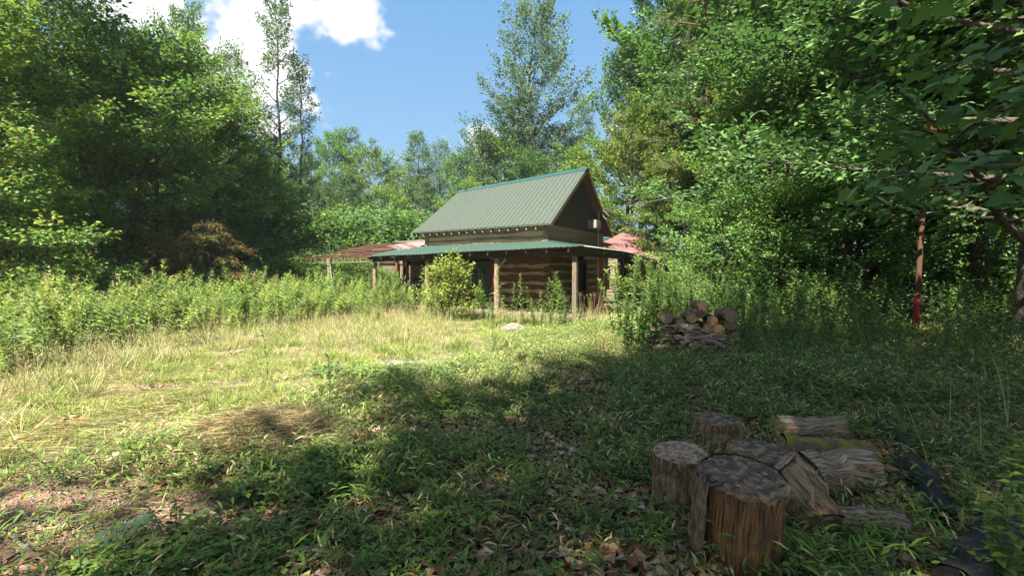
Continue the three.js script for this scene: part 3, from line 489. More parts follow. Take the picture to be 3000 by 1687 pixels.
{
  const fw = grp('front_wall', cabin), R = rng(77);
  const holes = [[-3.85, -2.82, 0.1, 2.06], [-5.2, -4.45, 0.95, 1.95]];   // door, window
  for (let k = 0; k < LOGS.length - 1; k++) {
    const lo = LOGS[k], hi = LOGS[k + 1], y1 = hi - (k >= 7 ? 0.15 : 0.12) + (R() - 0.5) * 0.06;
    let spans = [[-WALL_L, 0]];
    for (const [a, b, h0, h1_] of holes) if (lo < h1_ - 0.1 && hi > h0 + 0.15) spans = spans.flatMap(([p, q]) => (a > p && b < q ? [[p, a], [b, q]] : [[p, q]]));
    for (const [p, q] of spans) {
      const m = part('log', hewn(q - p, lo, y1, 0.2, k * 7 + p, 0.06, 8), k >= 7 ? M.logGrey : M.logBrown, fw); m.position.set(p, 0, -0.1);
      const c = part('chinking', hewn(q - p, y1 - 0.03, hi + 0.03, 0.12, k * 5 + p + 2, 0.012, 4), M.chink, fw); c.position.set(p, 0, -0.10);
    }
  }
  for (const x of [-0.09, -WALL_L + 0.09]) part('corner_post', boxGeo(x - 0.1, x + 0.1, 2.55, 3.5, -0.2, 0.014), M.logGrey, fw);
  // gable side: logs, then boards up to the ridge
  const gw = grp('gable_wall', cabin);
  for (let k = 0; k < LOGS.length - 1; k++) {
    const lo = LOGS[k] + 0.05, hi = LOGS[k + 1] + 0.05, y1 = hi - 0.10 + (R() - 0.5) * 0.04;
    for (const [p, q] of lo < 2.0 ? [[0.2, 2.95], [3.9, WALL_D]] : [[0.2, WALL_D]]) {
      const m = part('log', hewn(q - p, lo, y1, 0.2, k * 11 + p, 0.035), k >= 7 ? M.logGrey : M.logBrown, gw); m.rotation.y = Math.PI / 2; m.position.set(-0.1, 0, -p);
      const c = part('chinking', hewn(q - p, y1 - 0.03, hi + 0.03, 0.12, k * 3 + p + 9, 0.012, 4), k > 5 ? M.logGrey : M.chink, gw); c.rotation.y = Math.PI / 2; c.position.set(-0.10, 0, -p);
    }
  }
  // notched log ends at the corner
  for (let k = 0; k < 7; k++) part('log_end', hewn(0.30, LOGS[k] + 0.07, LOGS[k + 1] - 0.07, 0.19, k * 2.3, 0.02, 2), M.logBrown, fw).position.set(-0.12, 0, -0.075);
  for (let y = 3.5, k = 0; y < 6.15; y += 0.205, k++) {
    const half = Math.max(0.05, 3.0 * clamp((6.02 - y) / 2.70) - 0.05), b = boxGeo(-0.14 - (k % 2) * 0.004, -0.03 - (k % 2) * 0.006, y, y + 0.198, -3 - half, -3 + half);
    part('board', b, M.boardDark, gw);
  }
  const bw = part('back_wall', boxGeo(-WALL_L + 0.21, -0.21, 0.1, 3.5, -WALL_D, -WALL_D + 0.2), M.boardDark, cabin);
  part('end_wall', boxGeo(-WALL_L - 0.02, -WALL_L + 0.2, 0.1, 3.5, -WALL_D, -0.21), M.boardDark, cabin);
  for (let y = 3.5, k = 0; y < 5.9; y += 0.21, k++) { const half = Math.max(0.05, 3.0 * clamp((5.7 - y) / 2.45) - 0.08); part('board', boxGeo(-WALL_L, -WALL_L + 0.1, y, y + 0.2, -3 - half, -3 + half), M.boardDark, gw); }
  part('foundation', boxGeo(-WALL_L + 0.05, -0.05, -0.3, 0.2, -WALL_D + 0.1, -0.12), M.dark, cabin);
  // door with nine panes
  const door = grp('door', cabin);
  part('door_frame', mergeGeometries([boxGeo(-3.85, -3.74, 0.1, 2.06, -0.16, 0.03), boxGeo(-2.93, -2.82, 0.1, 2.06, -0.16, 0.03), boxGeo(-3.74, -2.93, 1.97, 2.06, -0.16, 0.03)]), M.doorGreen, door);
  const dx = -3.73, dw = 0.79;
  part('door_leaf', mergeGeometries([boxGeo(dx, dx + 0.16, 0.12, 1.96, -0.10, -0.055), boxGeo(dx + dw - 0.16, dx + dw, 0.12, 1.96, -0.10, -0.055), boxGeo(dx + 0.16, dx + dw - 0.16, 0.12, 1.0, -0.10, -0.055), boxGeo(dx + 0.16, dx + dw - 0.16, 1.76, 1.96, -0.10, -0.055)]), M.doorGreen, door);
  for (let i = 0; i < 3; i++) for (let j = 0; j < 3; j++) part('pane', boxGeo(dx + 0.17 + i * 0.157, dx + 0.305 + i * 0.157, 1.02 + j * 0.25, 1.24 + j * 0.25, -0.082, -0.078), M.glass, door);
  for (let i = 1; i < 3; i++) part('muntin', boxGeo(dx + 0.148 + i * 0.157, dx + 0.170 + i * 0.157, 1.0, 1.76, -0.095, -0.06), M.paleWood, door);
  for (let j = 1; j < 3; j++) part('muntin', boxGeo(dx + 0.16, dx + dw - 0.16, 0.99 + j * 0.25, 1.012 + j * 0.25, -0.097, -0.062), M.paleWood, door);
  const knob = part('knob', new THREE.SphereGeometry(0.032, 10, 8), M.galv, door); knob.position.set(dx + 0.08, 1.0, -0.03);
  const trim = part('door_trim', boxGeo(-2.815, -2.62, 0.15, 2.1, -0.05, 0.022), M.redWood, cabin);
  const win = grp('window', cabin);
  part('frame', mergeGeometries([boxGeo(-5.2, -5.13, 0.95, 1.95, -0.16, 0.03), boxGeo(-4.52, -4.45, 0.95, 1.95, -0.16, 0.03), boxGeo(-5.13, -4.52, 1.88, 1.95, -0.16, 0.03), boxGeo(-5.13, -4.52, 0.95, 1.02, -0.16, 0.05), boxGeo(-5.13, -4.52, 1.42, 1.46, -0.11, -0.05)]), M.boardPale, win);
  part('pane', boxGeo(-5.13, -4.52, 1.02, 1.42, -0.09, -0.085), M.glass, win); part('pane', boxGeo(-5.13, -4.52, 1.46, 1.88, -0.08, -0.075), M.glass, win);
  const sd = grp('side_door', cabin);
  part('door_leaf', boxGeo(-0.16, -0.11, 0.12, 2.02, -3.83, -3.02), M.dark, sd);
  part('door_frame', mergeGeometries([boxGeo(-0.19, 0.02, 0.12, 2.1, -3.01, -2.94), boxGeo(-0.19, 0.02, 0.12, 2.1, -3.91, -3.84), boxGeo(-0.19, 0.02, 2.02, 2.1, -3.84, -3.01)]), M.boardDark, sd);
}
// ribbed sheet between four corners given as P(u, v): u across the ribs, v from eave to ridge
function ribSheet(P, width, rib, off = 0, hgt = 0.022, vs = 1) {
  const G = new Geo(), st = [[0, 0]];
  for (let x = off; x < width; x += rib) for (const [a, h] of [[-0.028, 0], [-0.012, hgt], [0.012, hgt], [0.028, 0]]) if (x + a > 0.001 && x + a < width - 0.001) st.push([x + a, h]);
  st.push([width, 0]);
  const nrm = _c.crossVectors(P(1, 0, new THREE.Vector3()).sub(P(0, 0, new THREE.Vector3())), P(0, 1, new THREE.Vector3()).sub(P(0, 0, new THREE.Vector3()))).normalize().clone(); if (nrm.y < 0) nrm.negate();
  for (let k = 0; k < st.length - 1; k++) {
    const [x0, h0] = st[k], [x1, h1_] = st[k + 1], a = [];
    for (const [x, h, v] of [[x0, h0, 0], [x1, h1_, 0], [x1, h1_, 1], [x0, h0, 1]]) a.push(P(x / width, v, new THREE.Vector3()).addScaledVector(nrm, h));
    const n = new THREE.Vector3().crossVectors(a[1].clone().sub(a[0]), a[3].clone().sub(a[0])).normalize(); const back = n.dot(nrm) < 0; if (back) n.negate();
    const L = a[0].distanceTo(a[3]), i = [[x0, 0], [x1, 0], [x1, L], [x0, L]].map(([u, v], q) => G.v(a[q].x, a[q].y, a[q].z, n.x, n.y, n.z, u / 1.7 + off, v / 1.7));
    if (back) { G.t(i[0], i[2], i[1]); G.t(i[0], i[3], i[2]); } else { G.t(i[0], i[1], i[2]); G.t(i[0], i[2], i[3]); }
  }
  return G.build(false);
}
const quad = (A, B, C, D) => (u, v, o) => o.set(0, 0, 0).addScaledVector(A, (1 - u) * (1 - v)).addScaledVector(B, u * (1 - v)).addScaledVector(C, u * v).addScaledVector(D, (1 - u) * v);
const P3 = (x, y, z) => new THREE.Vector3(x, y, z);
function beam(a, b, w, h, mat, parent, name, up = UP) {   // squared timber from a to b
  const d = b.clone().sub(a), L = d.length(), g = boxGeo(0, L, -h / 2, h / 2, -w / 2, w / 2), x = d.normalize(), z = new THREE.Vector3().crossVectors(x, up).normalize(), y = new THREE.Vector3().crossVectors(z, x);
  g.applyMatrix4(new THREE.Matrix4().makeBasis(x, y, z).setPosition(a)); return part(name, g, mat, parent);
}
{
  const roof = grp('main_roof', cabin), xl = -6.98, xr = 0.34, ze = 0.38, yE = 3.45, zb = -6.45, zr = -3.12;
  const yR = (x) => lerp(5.93, 6.24, (x - xl) / (xr - xl)), xw = (x) => x + (x > -3 ? 0.07 : 0.0);
  const n = 8;
  for (let i = 0; i < n; i++) {
    const a = lerp(xl, xr, i / n), b = lerp(xl, xr, (i + 1) / n) - 0.002, w = b - a;
    const ar = a + (i ? 0 : 0), br = b;
    part('roof_panel', ribSheet(quad(P3(a, yE, ze), P3(b, yE, ze), P3(br, yR(b), zr), P3(ar, yR(a), zr)), w, 0.2287, 0.114), M.roofGreen, roof);
    part('roof_panel', ribSheet(quad(P3(a, yE, zb), P3(b, yE, zb), P3(b, yR(b), zr), P3(a, yR(a), zr)), w, 0.2287, 0.114), M.roofGreen, roof);
  }
  // ridge cap, eave trim and rake boards
  for (const s of [1, -1]) {
    const e = (x) => { const z = zr + s * 0.22; return P3(x, yR(x) - 0.22 * (yR(x) - yE) / 3.5 + 0.03, z); };
    part('ridge_cap', ribSheet(quad(e(xl - 0.02), e(xr + 0.03), P3(xr + 0.03, yR(xr) + 0.035, zr), P3(xl - 0.02, yR(xl) + 0.035, zr)), xr - xl, 99, 50), M.roofTeal, roof);
  }
  part('eave_trim', boxGeo(xl, xr, yE - 0.055, yE - 0.012, ze - 0.012, ze + 0.006), M.roofGreen, roof);
  for (const x of [xr - 0.02, xl + 0.02]) for (const s of [1, -1]) {
    const z0 = s > 0 ? ze : zb; beam(P3(x, yE - 0.09, z0), P3(x, yR(x) - 0.09, zr), 0.035, 0.14, x > 0 ? M.boardGrey : M.boardDark, roof, 'rake_board');
  }
  // sheathing boards under the sheet, seen from below at the gable and the eave
  for (const s of [1, -1]) for (let k = 0; k < 20; k++) {
    const v0 = k / 20, v1 = (k + 0.96) / 20, z0 = s > 0 ? ze - 0.03 : zb + 0.03, pt = (x, v) => P3(x, lerp(yE, yR(x), v) - 0.03, lerp(z0, zr, v));
    part('soffit_board', ribSheet(quad(pt(xl + 0.04, v0), pt(xr - 0.05, v0), pt(xr - 0.05, v1), pt(xl + 0.04, v1)), xr - xl, 99, 50), M.soffit, roof);
  }
  for (let i = 0; i < 16; i++) {
    const x = lerp(-6.78, -0.35, i / 15), t = 0.92, a = P3(x, yE - 0.12, ze - 0.06), b = P3(x, lerp(yE, yR(x), t) - 0.12, lerp(ze, zr, t));
    beam(a, b, 0.05, 0.10, M.boardGrey, roof, 'rafter');
    part('rafter_end', boxGeo(x - 0.027, x + 0.027, yE - 0.19, yE - 0.075, ze - 0.062, ze - 0.045), M.paleWood, roof);
  }
}
// porch: low roof round the front and the gable side
const yPE = (x) => 2.26 + (x + 7.3) * 0.0135, yPW = 2.81;
{
  const pr = grp('porch_roof', cabin), xl = -7.62, xc = 2.62, zc = 2.62;
  const n = 12, wallZ = 0.012;
  for (let i = 0; i < n; i++) {
    const a = lerp(xl, xc, i / n), b = lerp(xl, xc, (i + 1) / n) - 0.002;
    const top = (x) => x <= 0.05 ? P3(x, yPW, wallZ) : P3(x, lerp(yPW, yPE(xc), (x - 0.05) / (xc - 0.05)), lerp(wallZ, zc, (x - 0.05) / (xc - 0.05)));
    const w1 = (x) => n2(x * 2.3, 4) * 0.014;
    const sh = part('roof_panel', ribSheet(quad(P3(a, yPE(a) + w1(a), zc), P3(b, yPE(b) + w1(b), zc), top(b), top(a)), b - a, 0.2135, 0.107, 0.018), M.roofPorch, pr);
  }
  for (let i = 0; i < 6; i++) {
    const a = lerp(-2.75, zc, i / 6), b = lerp(-2.75, zc, (i + 1) / 6) - 0.002, top = (z) => z <= 0.05 ? P3(0.012, yPW, z) : P3(lerp(0.012, xc, (z - 0.05) / (zc - 0.05)), lerp(yPW, yPE(xc), (z - 0.05) / (zc - 0.05)), z);
    part('roof_panel', ribSheet(quad(P3(xc, yPE(xc), a), P3(xc, yPE(xc), b), top(b), top(a)), b - a, 0.22, 0.11, 0.018), M.roofPale, pr);
  }
  beam(P3(0.1, yPW + 0.012, 0.1), P3(xc, yPE(xc) + 0.014, zc), 0.14, 0.01, M.roofPorch, pr, 'hip_cap');
  // beams on the posts, rafters, fascia
  beam(P3(-7.6, 2.13, 2.2), P3(2.28, 2.19, 2.2), 0.1, 0.17, M.boardDark, pr, 'beam');
  beam(P3(2.2, 2.20, 2.14), P3(2.2, 2.20, -2.6), 0.1, 0.17, M.boardDark, pr, 'beam');
  for (let i = 0; i < 13; i++) {
    const x = lerp(-7.5, 2.1, i / 12); beam(P3(x, yPE(x) - 0.085, 2.5), P3(x, lerp(yPW, yPE(x), Math.max(0, x) * 0.97 / 2.62) - 0.09, x > 0 ? x * 0.97 : 0.02), 0.05, 0.1, M.boardGrey, pr, 'rafter');
    part('rafter_end', boxGeo(x - 0.027, x + 0.027, yPE(x) - 0.145, yPE(x) - 0.03, 2.502, 2.52), M.paleWood, pr);
  }
  for (let i = 0; i < 6; i++) { const z = lerp(-2.6, 1.9, i / 5); beam(P3(2.5, yPE(2.6) - 0.085, z), P3(0.02 + Math.max(0, z) * 0.97, lerp(yPW, yPE(2.6), Math.max(0, z) * 0.97 / 2.62) - 0.09, z), 0.05, 0.1, M.boardGrey, pr, 'rafter'); }
  for (let i = 0; i < 6; i++) { const z = 0.35 + i * 0.4; beam(P3(-7.58, lerp(yPW, yPE(-7), z / 2.6) - 0.02, z), P3(Math.min(2.4, z), lerp(yPW, yPE(0), z / 2.6) - 0.02, z), 0.09, 0.02, M.boardGrey, pr, 'lath'); }
  part('porch_floor', boxGeo(-7.5, 2.3, -0.2, 0.09, 0.02, 2.3), M.boardGrey, cabin);
  // posts: peeled logs along the front, sawn timber at the corner, red-brown on the side
  const logPost = (x, z, y1, r, mat, seed) => { const G = new Geo(), pts = [], rr = [], R = rng(seed); for (let k = 0; k <= 9; k++) { pts.push(P3(x + (R() - 0.5) * 0.035, -0.3 + (y1 + 0.3) * k / 9, z + (R() - 0.5) * 0.035)); rr.push(r * (1.12 - k * 0.025) * (0.94 + R() * 0.12)); } tube(G, pts, rr, 12, [1, 1, 1], true, 0.09, seed); return part('porch_post', swapUV(G.build(false)), mat, cabin); };
  logPost(-0.92, 2.2, 2.07, 0.105, M.weathered, 3); logPost(-4.34, 2.2, 2.05, 0.09, M.weathered, 4); logPost(-7.48, 2.2, 2.03, 0.09, M.weathered, 5);
  part('porch_post', boxGeo(2.12, 2.27, -0.3, 2.11, 2.125, 2.275), M.boardGrey, cabin);
  part('porch_post', boxGeo(2.13, 2.27, -0.3, 2.11, -0.18, -0.04), M.redWood, cabin);
  part('porch_post', boxGeo(2.13, 2.27, -0.3, 2.11, -2.52, -2.38), M.boardDark, cabin);
  for (const x of [-0.62, -4.0]) beam(P3(x - 0.28, 1.72, 2.2), P3(x + 0.12, 2.05, 2.2), 0.05, 0.09, M.paleWood, cabin, 'brace');
}
shade(cabin);
// window air conditioner and the service mast on the gable
{
  const ac = thing('air_conditioner', 'white window air conditioner sticking out of the cabin gable', 'air conditioner', cabinToWorld(0, 3.66, -4.35), CABIN_TURN);
  part('case', boxGeo(-0.06, 0.40, 0, 0.37, -0.28, 0.28), M.whitePaint, ac);
  for (let k = 0; k < 7; k++) part('louver', boxGeo(0.402, 0.412, 0.06 + k * 0.04, 0.085 + k * 0.04, -0.24, 0.10), M.galv, ac);
  part('grille', boxGeo(0.4005, 0.4015, 0.045, 0.335, -0.25, 0.24), M.cable, ac);
  for (const z of [-0.22, 0.22]) { const g = boxGeo(0, 0.42, -0.02, 0.0, z - 0.02, z + 0.02); part('bracket', g, M.galv, ac); }
  const mast = thing('service_mast', 'thin grey electric service pipe climbing the cabin gable', 'service mast', cabinToWorld(0.09, 0, -5.1), CABIN_TURN);
  const G = new Geo(); tube(G, [P3(0, 0.1, 0), P3(0, 4.45, 0)], [0.032, 0.032], 10, [1, 1, 1], true); part('conduit', G.build(false), M.galv, mast);
  const H = new Geo(); tube(H, [P3(0, 4.44, 0), P3(0, 4.56, 0), P3(0.09, 4.60, 0.03), P3(0.16, 4.54, 0.05)], [0.05, 0.055, 0.05, 0.045], 10, [1, 1, 1], true); part('weatherhead', H.build(false), M.whitePaint, mast);
  const Wd = new Geo(); tube(Wd, [P3(0.15, 4.54, 0.05), P3(0.28, 4.25, 0.02), P3(0.42, 4.12, -0.05), P3(0.5, 4.3, -0.05), P3(0.32, 4.52, -0.02), P3(0.18, 4.62, 0)], [0.013, 0.013, 0.013, 0.013, 0.013, 0.013], 5); part('drip_loop', Wd.build(false), M.cableGrey, mast);
  for (const y of [1.2, 2.9]) part('strap', boxGeo(-0.07, 0.038, y, y + 0.04, -0.045, 0.045), M.galv, mast);
  part('meter_box', boxGeo(-0.09, 0.06, 1.45, 1.85, -0.16, 0.12), M.galv, mast);
  shade(ac); shade(mast);
}
// plank-walled addition at the far end of the cabin
{
  const ad = thing('plank_addition', 'weathered plank addition behind the far end of the porch', 'addition', cabinToWorld(-6.6, 0, 0), CABIN_TURN), R = rng(9);
  for (let k = 0; k < 13; k++) { const y = 0.12 + k * 0.2, x0 = -3.6 + R() * 0.05; for (const [a, b] of y > 1.0 && y < 1.9 ? [[x0, -2.0], [-1.15, -0.02]] : [[x0, -0.02]]) part('plank', boxGeo(a, b, y + (R() - 0.5) * 0.01, y + 0.188, -0.16 - R() * 0.012, -0.12 + R() * 0.015), k % 4 === 1 ? M.boardDark : M.boardGrey, ad); }
  part('corner_post', boxGeo(-3.72, -3.61, 0, 2.75, -0.2, -0.06), M.boardGrey, ad); part('door_post', boxGeo(-1.98, -1.86, 0.1, 2.4, -0.118, -0.02), M.redWood, ad); part('door_post', boxGeo(-1.3, -1.17, 0.1, 2.4, -0.118, -0.03), M.boardGrey, ad);
  part('back_wall', boxGeo(-3.6, -0.05, 0, 2.7, -3.1, -3.0), M.boardDark, ad); part('end_wall', boxGeo(-3.6, -3.5, 0, 2.7, -3.0, -0.2), M.boardDark, ad);
  part('roof', boxGeo(-3.7, -0.02, 2.74, 2.78, -3.2, -0.05), M.roofPale, ad);
  shade(ad);
}
// rusty open roof frame carrying on from the porch: posts, open-web joists, purlins, a few sheets left
{
  const fr = thing('roof_frame', 'rusty bare roof frame on log posts beside the porch', 'roof frame', cabinToWorld(-7.7, 0, 2.2), CABIN_TURN), R = rng(15);
  const yF = 2.22, yB = 3.22, zB = -4.9, len = -6.5, Y = (z) => lerp(yF, yB, z / zB);
  const logp = (x, z, y1, r, seed) => { const G = new Geo(), p = [], rr = [], Q = rng(seed); for (let k = 0; k <= 8; k++) { p.push(P3(x + (Q() - 0.5) * 0.04, -0.3 + (y1 + 0.3) * k / 8, z + (Q() - 0.5) * 0.04)); rr.push(r * (1.1 - k * 0.02)); } tube(G, p, rr, 10, [1, 1, 1], true, 0.1, seed); part('post', swapUV(G.build(false)), M.weathered, fr); };
  logp(-3.05, 0, yF + 0.02, 0.11, 61); logp(-6.4, 0, yF, 0.1, 62); logp(-3.1, zB, yB - 0.05, 0.1, 63); logp(-6.3, zB, yB - 0.05, 0.1, 64); logp(-0.6, zB + 1.8, 2.7, 0.09, 65); logp(-0.1, -1.9, 2.55, 0.09, 66);
  // open-web joists along the front, two bays
  for (const [a, b] of [[-0.05, -3.0], [-3.1, -6.4]]) {
    const top = new Geo(), bot = new Geo(); tube(top, [P3(a, yF + 0.05, 0), P3(b, yF + 0.02, 0)], [0.016, 0.016], 6, [1, 1, 1], true); tube(bot, [P3(a - 0.06, yF - 0.17, 0), P3(b + 0.1, yF - 0.19, 0)], [0.016, 0.016], 6, [1, 1, 1], true);
    part('joist_chord', top.build(false), M.rust, fr); part('joist_chord', bot.build(false), M.paleWood, fr);
    const nW = 20; for (let k = 0; k < nW; k++) { const x0 = lerp(a - 0.08, b + 0.1, k / nW), x1 = lerp(a - 0.08, b + 0.1, (k + 0.75) / nW), g = new Geo(); tube(g, [P3(x0, yF - 0.17, 0.005), P3(x1, yF + 0.04, 0.005)], [0.009, 0.009], 5); part('joist_web', g.build(false), k % 2 ? M.rust : M.paleWood, fr); }
  }
  for (let k = 0; k < 12; k++) { const z = lerp(-0.05, zB, k / 11), sag = (R() - 0.5) * 0.06; const g = new Geo(), x0 = k > 4 ? 1.0 : 0.02; tube(g, [P3(x0, Y(z) + 0.1 + sag, z), P3(-2.2, Y(z) + 0.08 + (R() - 0.5) * 0.05, z), P3(-4.4, Y(z) + 0.05 + (R() - 0.5) * 0.06, z), P3(len - 0.2 * R(), Y(z) + 0.04 + sag, z)], [0.024, 0.024, 0.024, 0.024], 5, [1, 1, 1], true); part('purlin', g.build(false), M.rust, fr); }
  for (let k = 0; k < 8; k++) { const x = -0.2 - k * 0.88; beam(P3(x, yF + 0.03, 0.05), P3(x, yB + 0.02, zB - 0.1), 0.04, 0.07, M.rust, fr, 'rafter'); }
  for (let k = 0; k < 4; k++) { const x0 = 0.95 - k * 0.8, z0 = -1.2 - k * 0.55, z1 = zB - 0.1; part('roof_sheet', ribSheet(quad(P3(x0 - 0.82, Y(z0) + 0.15, z0), P3(x0, Y(z0) + 0.15, z0), P3(x0, Y(z1) + 0.15, z1), P3(x0 - 0.82, Y(z1) + 0.13 - k * 0.01, z1)), 0.8, 0.16, 0.08, 0.014), M.rustSheet, fr); }
  part('roof_sheet', ribSheet(quad(P3(-3.6, Y(zB + 0.5) + 0.16, zB + 0.5), P3(-1.6, Y(zB + 0.7) + 0.15, zB + 0.7), P3(-1.4, Y(zB) + 0.2, zB - 0.2), P3(-3.5, Y(zB) + 0.17, zB - 0.2)), 2.0, 0.16, 0.08, 0.014), M.boardGrey, fr);
  const guy = new Geo(); tube(guy, [P3(-2.95, 1.95, 0.02), P3(-2.3, 0.2, 0.3)], [0.016, 0.016], 6); part('brace_pipe', guy.build(false), M.galv, fr);
  shade(fr);
}
// lean-to with a faded red roof behind the gable side
{
  const le = thing('lean_to_shed', 'open lean-to shed with a faded red metal roof behind the gable', 'shed', cabinToWorld(0, 0, -6.0), CABIN_TURN), R = rng(19);
  const n = 4, x0 = -0.25, x1 = 2.95, Y = (x, z = 0) => lerp(3.0, 2.14, (x - x0) / (x1 - x0)) - z * 0.24;
  for (let i = 0; i < n; i++) { const a = -3.6 + i * 0.92, b = a + 0.918; part('roof_panel', ribSheet(quad(P3(x1, Y(x1, a), a), P3(x1, Y(x1, b), b), P3(x0, Y(x0, b), b), P3(x0, Y(x0, a), a)), 0.918, 0.153, 0.07, 0.012), M.roofRed, le); }
  for (let k = 0; k < 14; k++) { const y = 0.25 + k * 0.165; { const g = boxGeo(0.03, 0.62 + (R() - 0.5) * 0.01, -0.08, 0.085, -0.012, 0.012); g.rotateX(-0.2); g.translate(0, y + 0.08, -0.15); part('clapboard', g, M.boardPale, le); } }
  part('corner_board', boxGeo(0.625, 0.72, 0.1, 2.62, -0.2, -0.1), M.boardPale, le);
  part('side_wall', boxGeo(0.6, 0.7, 0.1, 2.6, -3.4, -0.21), M.boardDark, le); part('back_wall', boxGeo(0.71, 2.8, 0.1, 2.2, -3.4, -3.3), M.boardDark, le); part('outer_wall', boxGeo(2.7, 2.8, 0.1, 2.1, -3.29, -1.2), M.boardDark, le);
  part('post', boxGeo(2.62, 2.74, -0.2, 2.16, -0.2, -0.08), M.boardDark, le); part('post', boxGeo(1.55, 1.67, -0.2, 2.5, -0.2, -0.08), M.boardDark, le);
  beam(P3(0.1, Y(0.1) - 0.12, -0.05), P3(2.9, Y(2.9) - 0.1, -0.05), 0.06, 0.14, M.boardDark, le, 'rafter'); beam(P3(0.1, Y(0.1, -3.4) - 0.12, -3.4), P3(2.9, Y(2.9, -3.4) - 0.1, -3.4), 0.06, 0.14, M.boardDark, le, 'rafter');
  shade(le);
}

// ------------------------------------------------------------------ pole, cable, woodpile, rounds and logs
{
  const px = X(2690, 11), pole = thing('rusty_pole', 'tall thin rusty pole with a red foot and a small box on top', 'pole', V(px, groundY(px, 11), 11));
  const G = new Geo(); tube(G, [P3(0, 0.92, 0), P3(0.05, 3, 0), P3(0.13, 5.2, 0)], [0.058, 0.055, 0.05], 12, [1, 1, 1], true, 0.03, 2); part('shaft', G.build(false), M.rust, pole);
  const F = new Geo(); tube(F, [P3(-0.03, -0.3, 0), P3(0, 0.95, 0)], [0.078, 0.075], 12, [1, 1, 1], true, 0.03, 5); part('foot', F.build(false), M.rustRed, pole);
  part('box', boxGeo(0.05, 0.36, 5.05, 5.30, -0.1, 0.1), M.redWood, pole); part('clamp', boxGeo(0.0, 0.16, 0.98, 1.02, -0.09, 0.09), M.galv, pole);
  const a = cabinToWorld(0.2, 4.6, -5.1), b = new THREE.Vector3(px + 0.13, 5.25, -11), pts = []; for (let k = 0; k <= 20; k++) { const t = k / 20, p = a.clone().lerp(b, t); p.y -= Math.sin(Math.PI * t) * 0.28; pts.push(p); }
  const C = new Geo(); tube(C, pts, pts.map(() => 0.021), 6); tag(part('overhead_cable', C.build(false), M.cable, scene), 'dark overhead cable sagging from the gable mast to the rusty pole', 'cable');
  shade(pole);
}
// a short log standing on end: bark or bare rotten wood round the side, sawn top
function roundGeo(r, h, seed, fib, seg = 56, rows = 14, flare = 0.05) {
  const G = new Geo(), R = (a, v) => r * (1 + 0.07 * n2(Math.cos(a) * 1.1 + seed, Math.sin(a) * 1.1) + flare * Math.pow(1 - v, 2) + fib * (n3(Math.cos(a) * 9 + seed, Math.sin(a) * 9, v * 1.2) + 0.5 * n3(Math.cos(a) * 22, Math.sin(a) * 22 + seed, v * 2.5)));
  const P = (s, k) => { const a = s / seg * Math.PI * 2, v = k / rows, q = R(a, v); return P3(Math.cos(a) * q, v * h, Math.sin(a) * q); };
  for (let k = 0; k <= rows; k++) for (let s = 0; s <= seg; s++) {
    const p = P(s, k), t = P(s + 1, k).sub(P(s - 1, k)), u = P(s, Math.min(rows, k + 1)).sub(P(s, Math.max(0, k - 1))), n = u.cross(t).normalize();
    G.v(p.x, p.y, p.z, n.x, n.y, n.z, s / seg * r * 6.28 / 0.8 + seed, k / rows * h / 0.8);
  }
  for (let k = 0; k < rows; k++) for (let s = 0; s < seg; s++) { const a = k * (seg + 1) + s, b = a + seg + 1; G.t(a, b, a + 1); G.t(a + 1, b, b + 1); }
  const side = G.build(false), C = new Geo(), rings = 6, c0 = C.v(0, h + 0.004, 0, 0, 1, 0, 0.5, 0.5);
  for (let k = 1; k <= rings; k++) for (let s = 0; s <= seg; s++) { const a = s / seg * 6.28318, q = R(a, 1) * k / rings, e = k === rings ? -0.004 : n2(Math.cos(a) * q * 14 + seed, Math.sin(a) * q * 14) * 0.008 + 0.004; C.v(Math.cos(a) * q, h + e, Math.sin(a) * q, 0, 1, 0, 0.5 + Math.cos(a) * k / rings * 0.48, 0.5 + Math.sin(a) * k / rings * 0.48); }
  for (let s = 0; s < seg; s++) C.t(c0, 1 + s + 1, 1 + s);
  for (let k = 0; k < rings - 1; k++) for (let s = 0; s < seg; s++) { const a = 1 + k * (seg + 1) + s, b = a + seg + 1; C.t(a, a + 1, b); C.t(a + 1, b + 1, b); }
  return [side, C.build(false)];
}
function woodRound(px, d, r, h, seed, label, side, top, o = {}) {
  const x = o.x ?? X(px, d), t = thing('wood_round', label, 'log round', V(x, groundY(x, d) - 0.04 + (o.lift ?? 0), d), o.turn ?? 0), [a, b] = roundGeo(r, h + 0.04, seed, o.fib ?? 0.02, 56, 14, o.flare ?? 0.05);
  part(o.bare ? 'bare_wood' : 'bark', a, side, t); part('cut_face', b, top, t); t.rotation.order = 'YXZ'; if (o.tilt) t.rotation.set(o.tilt[0], o.turn ?? 0, o.tilt[1]); return shade(t);
}
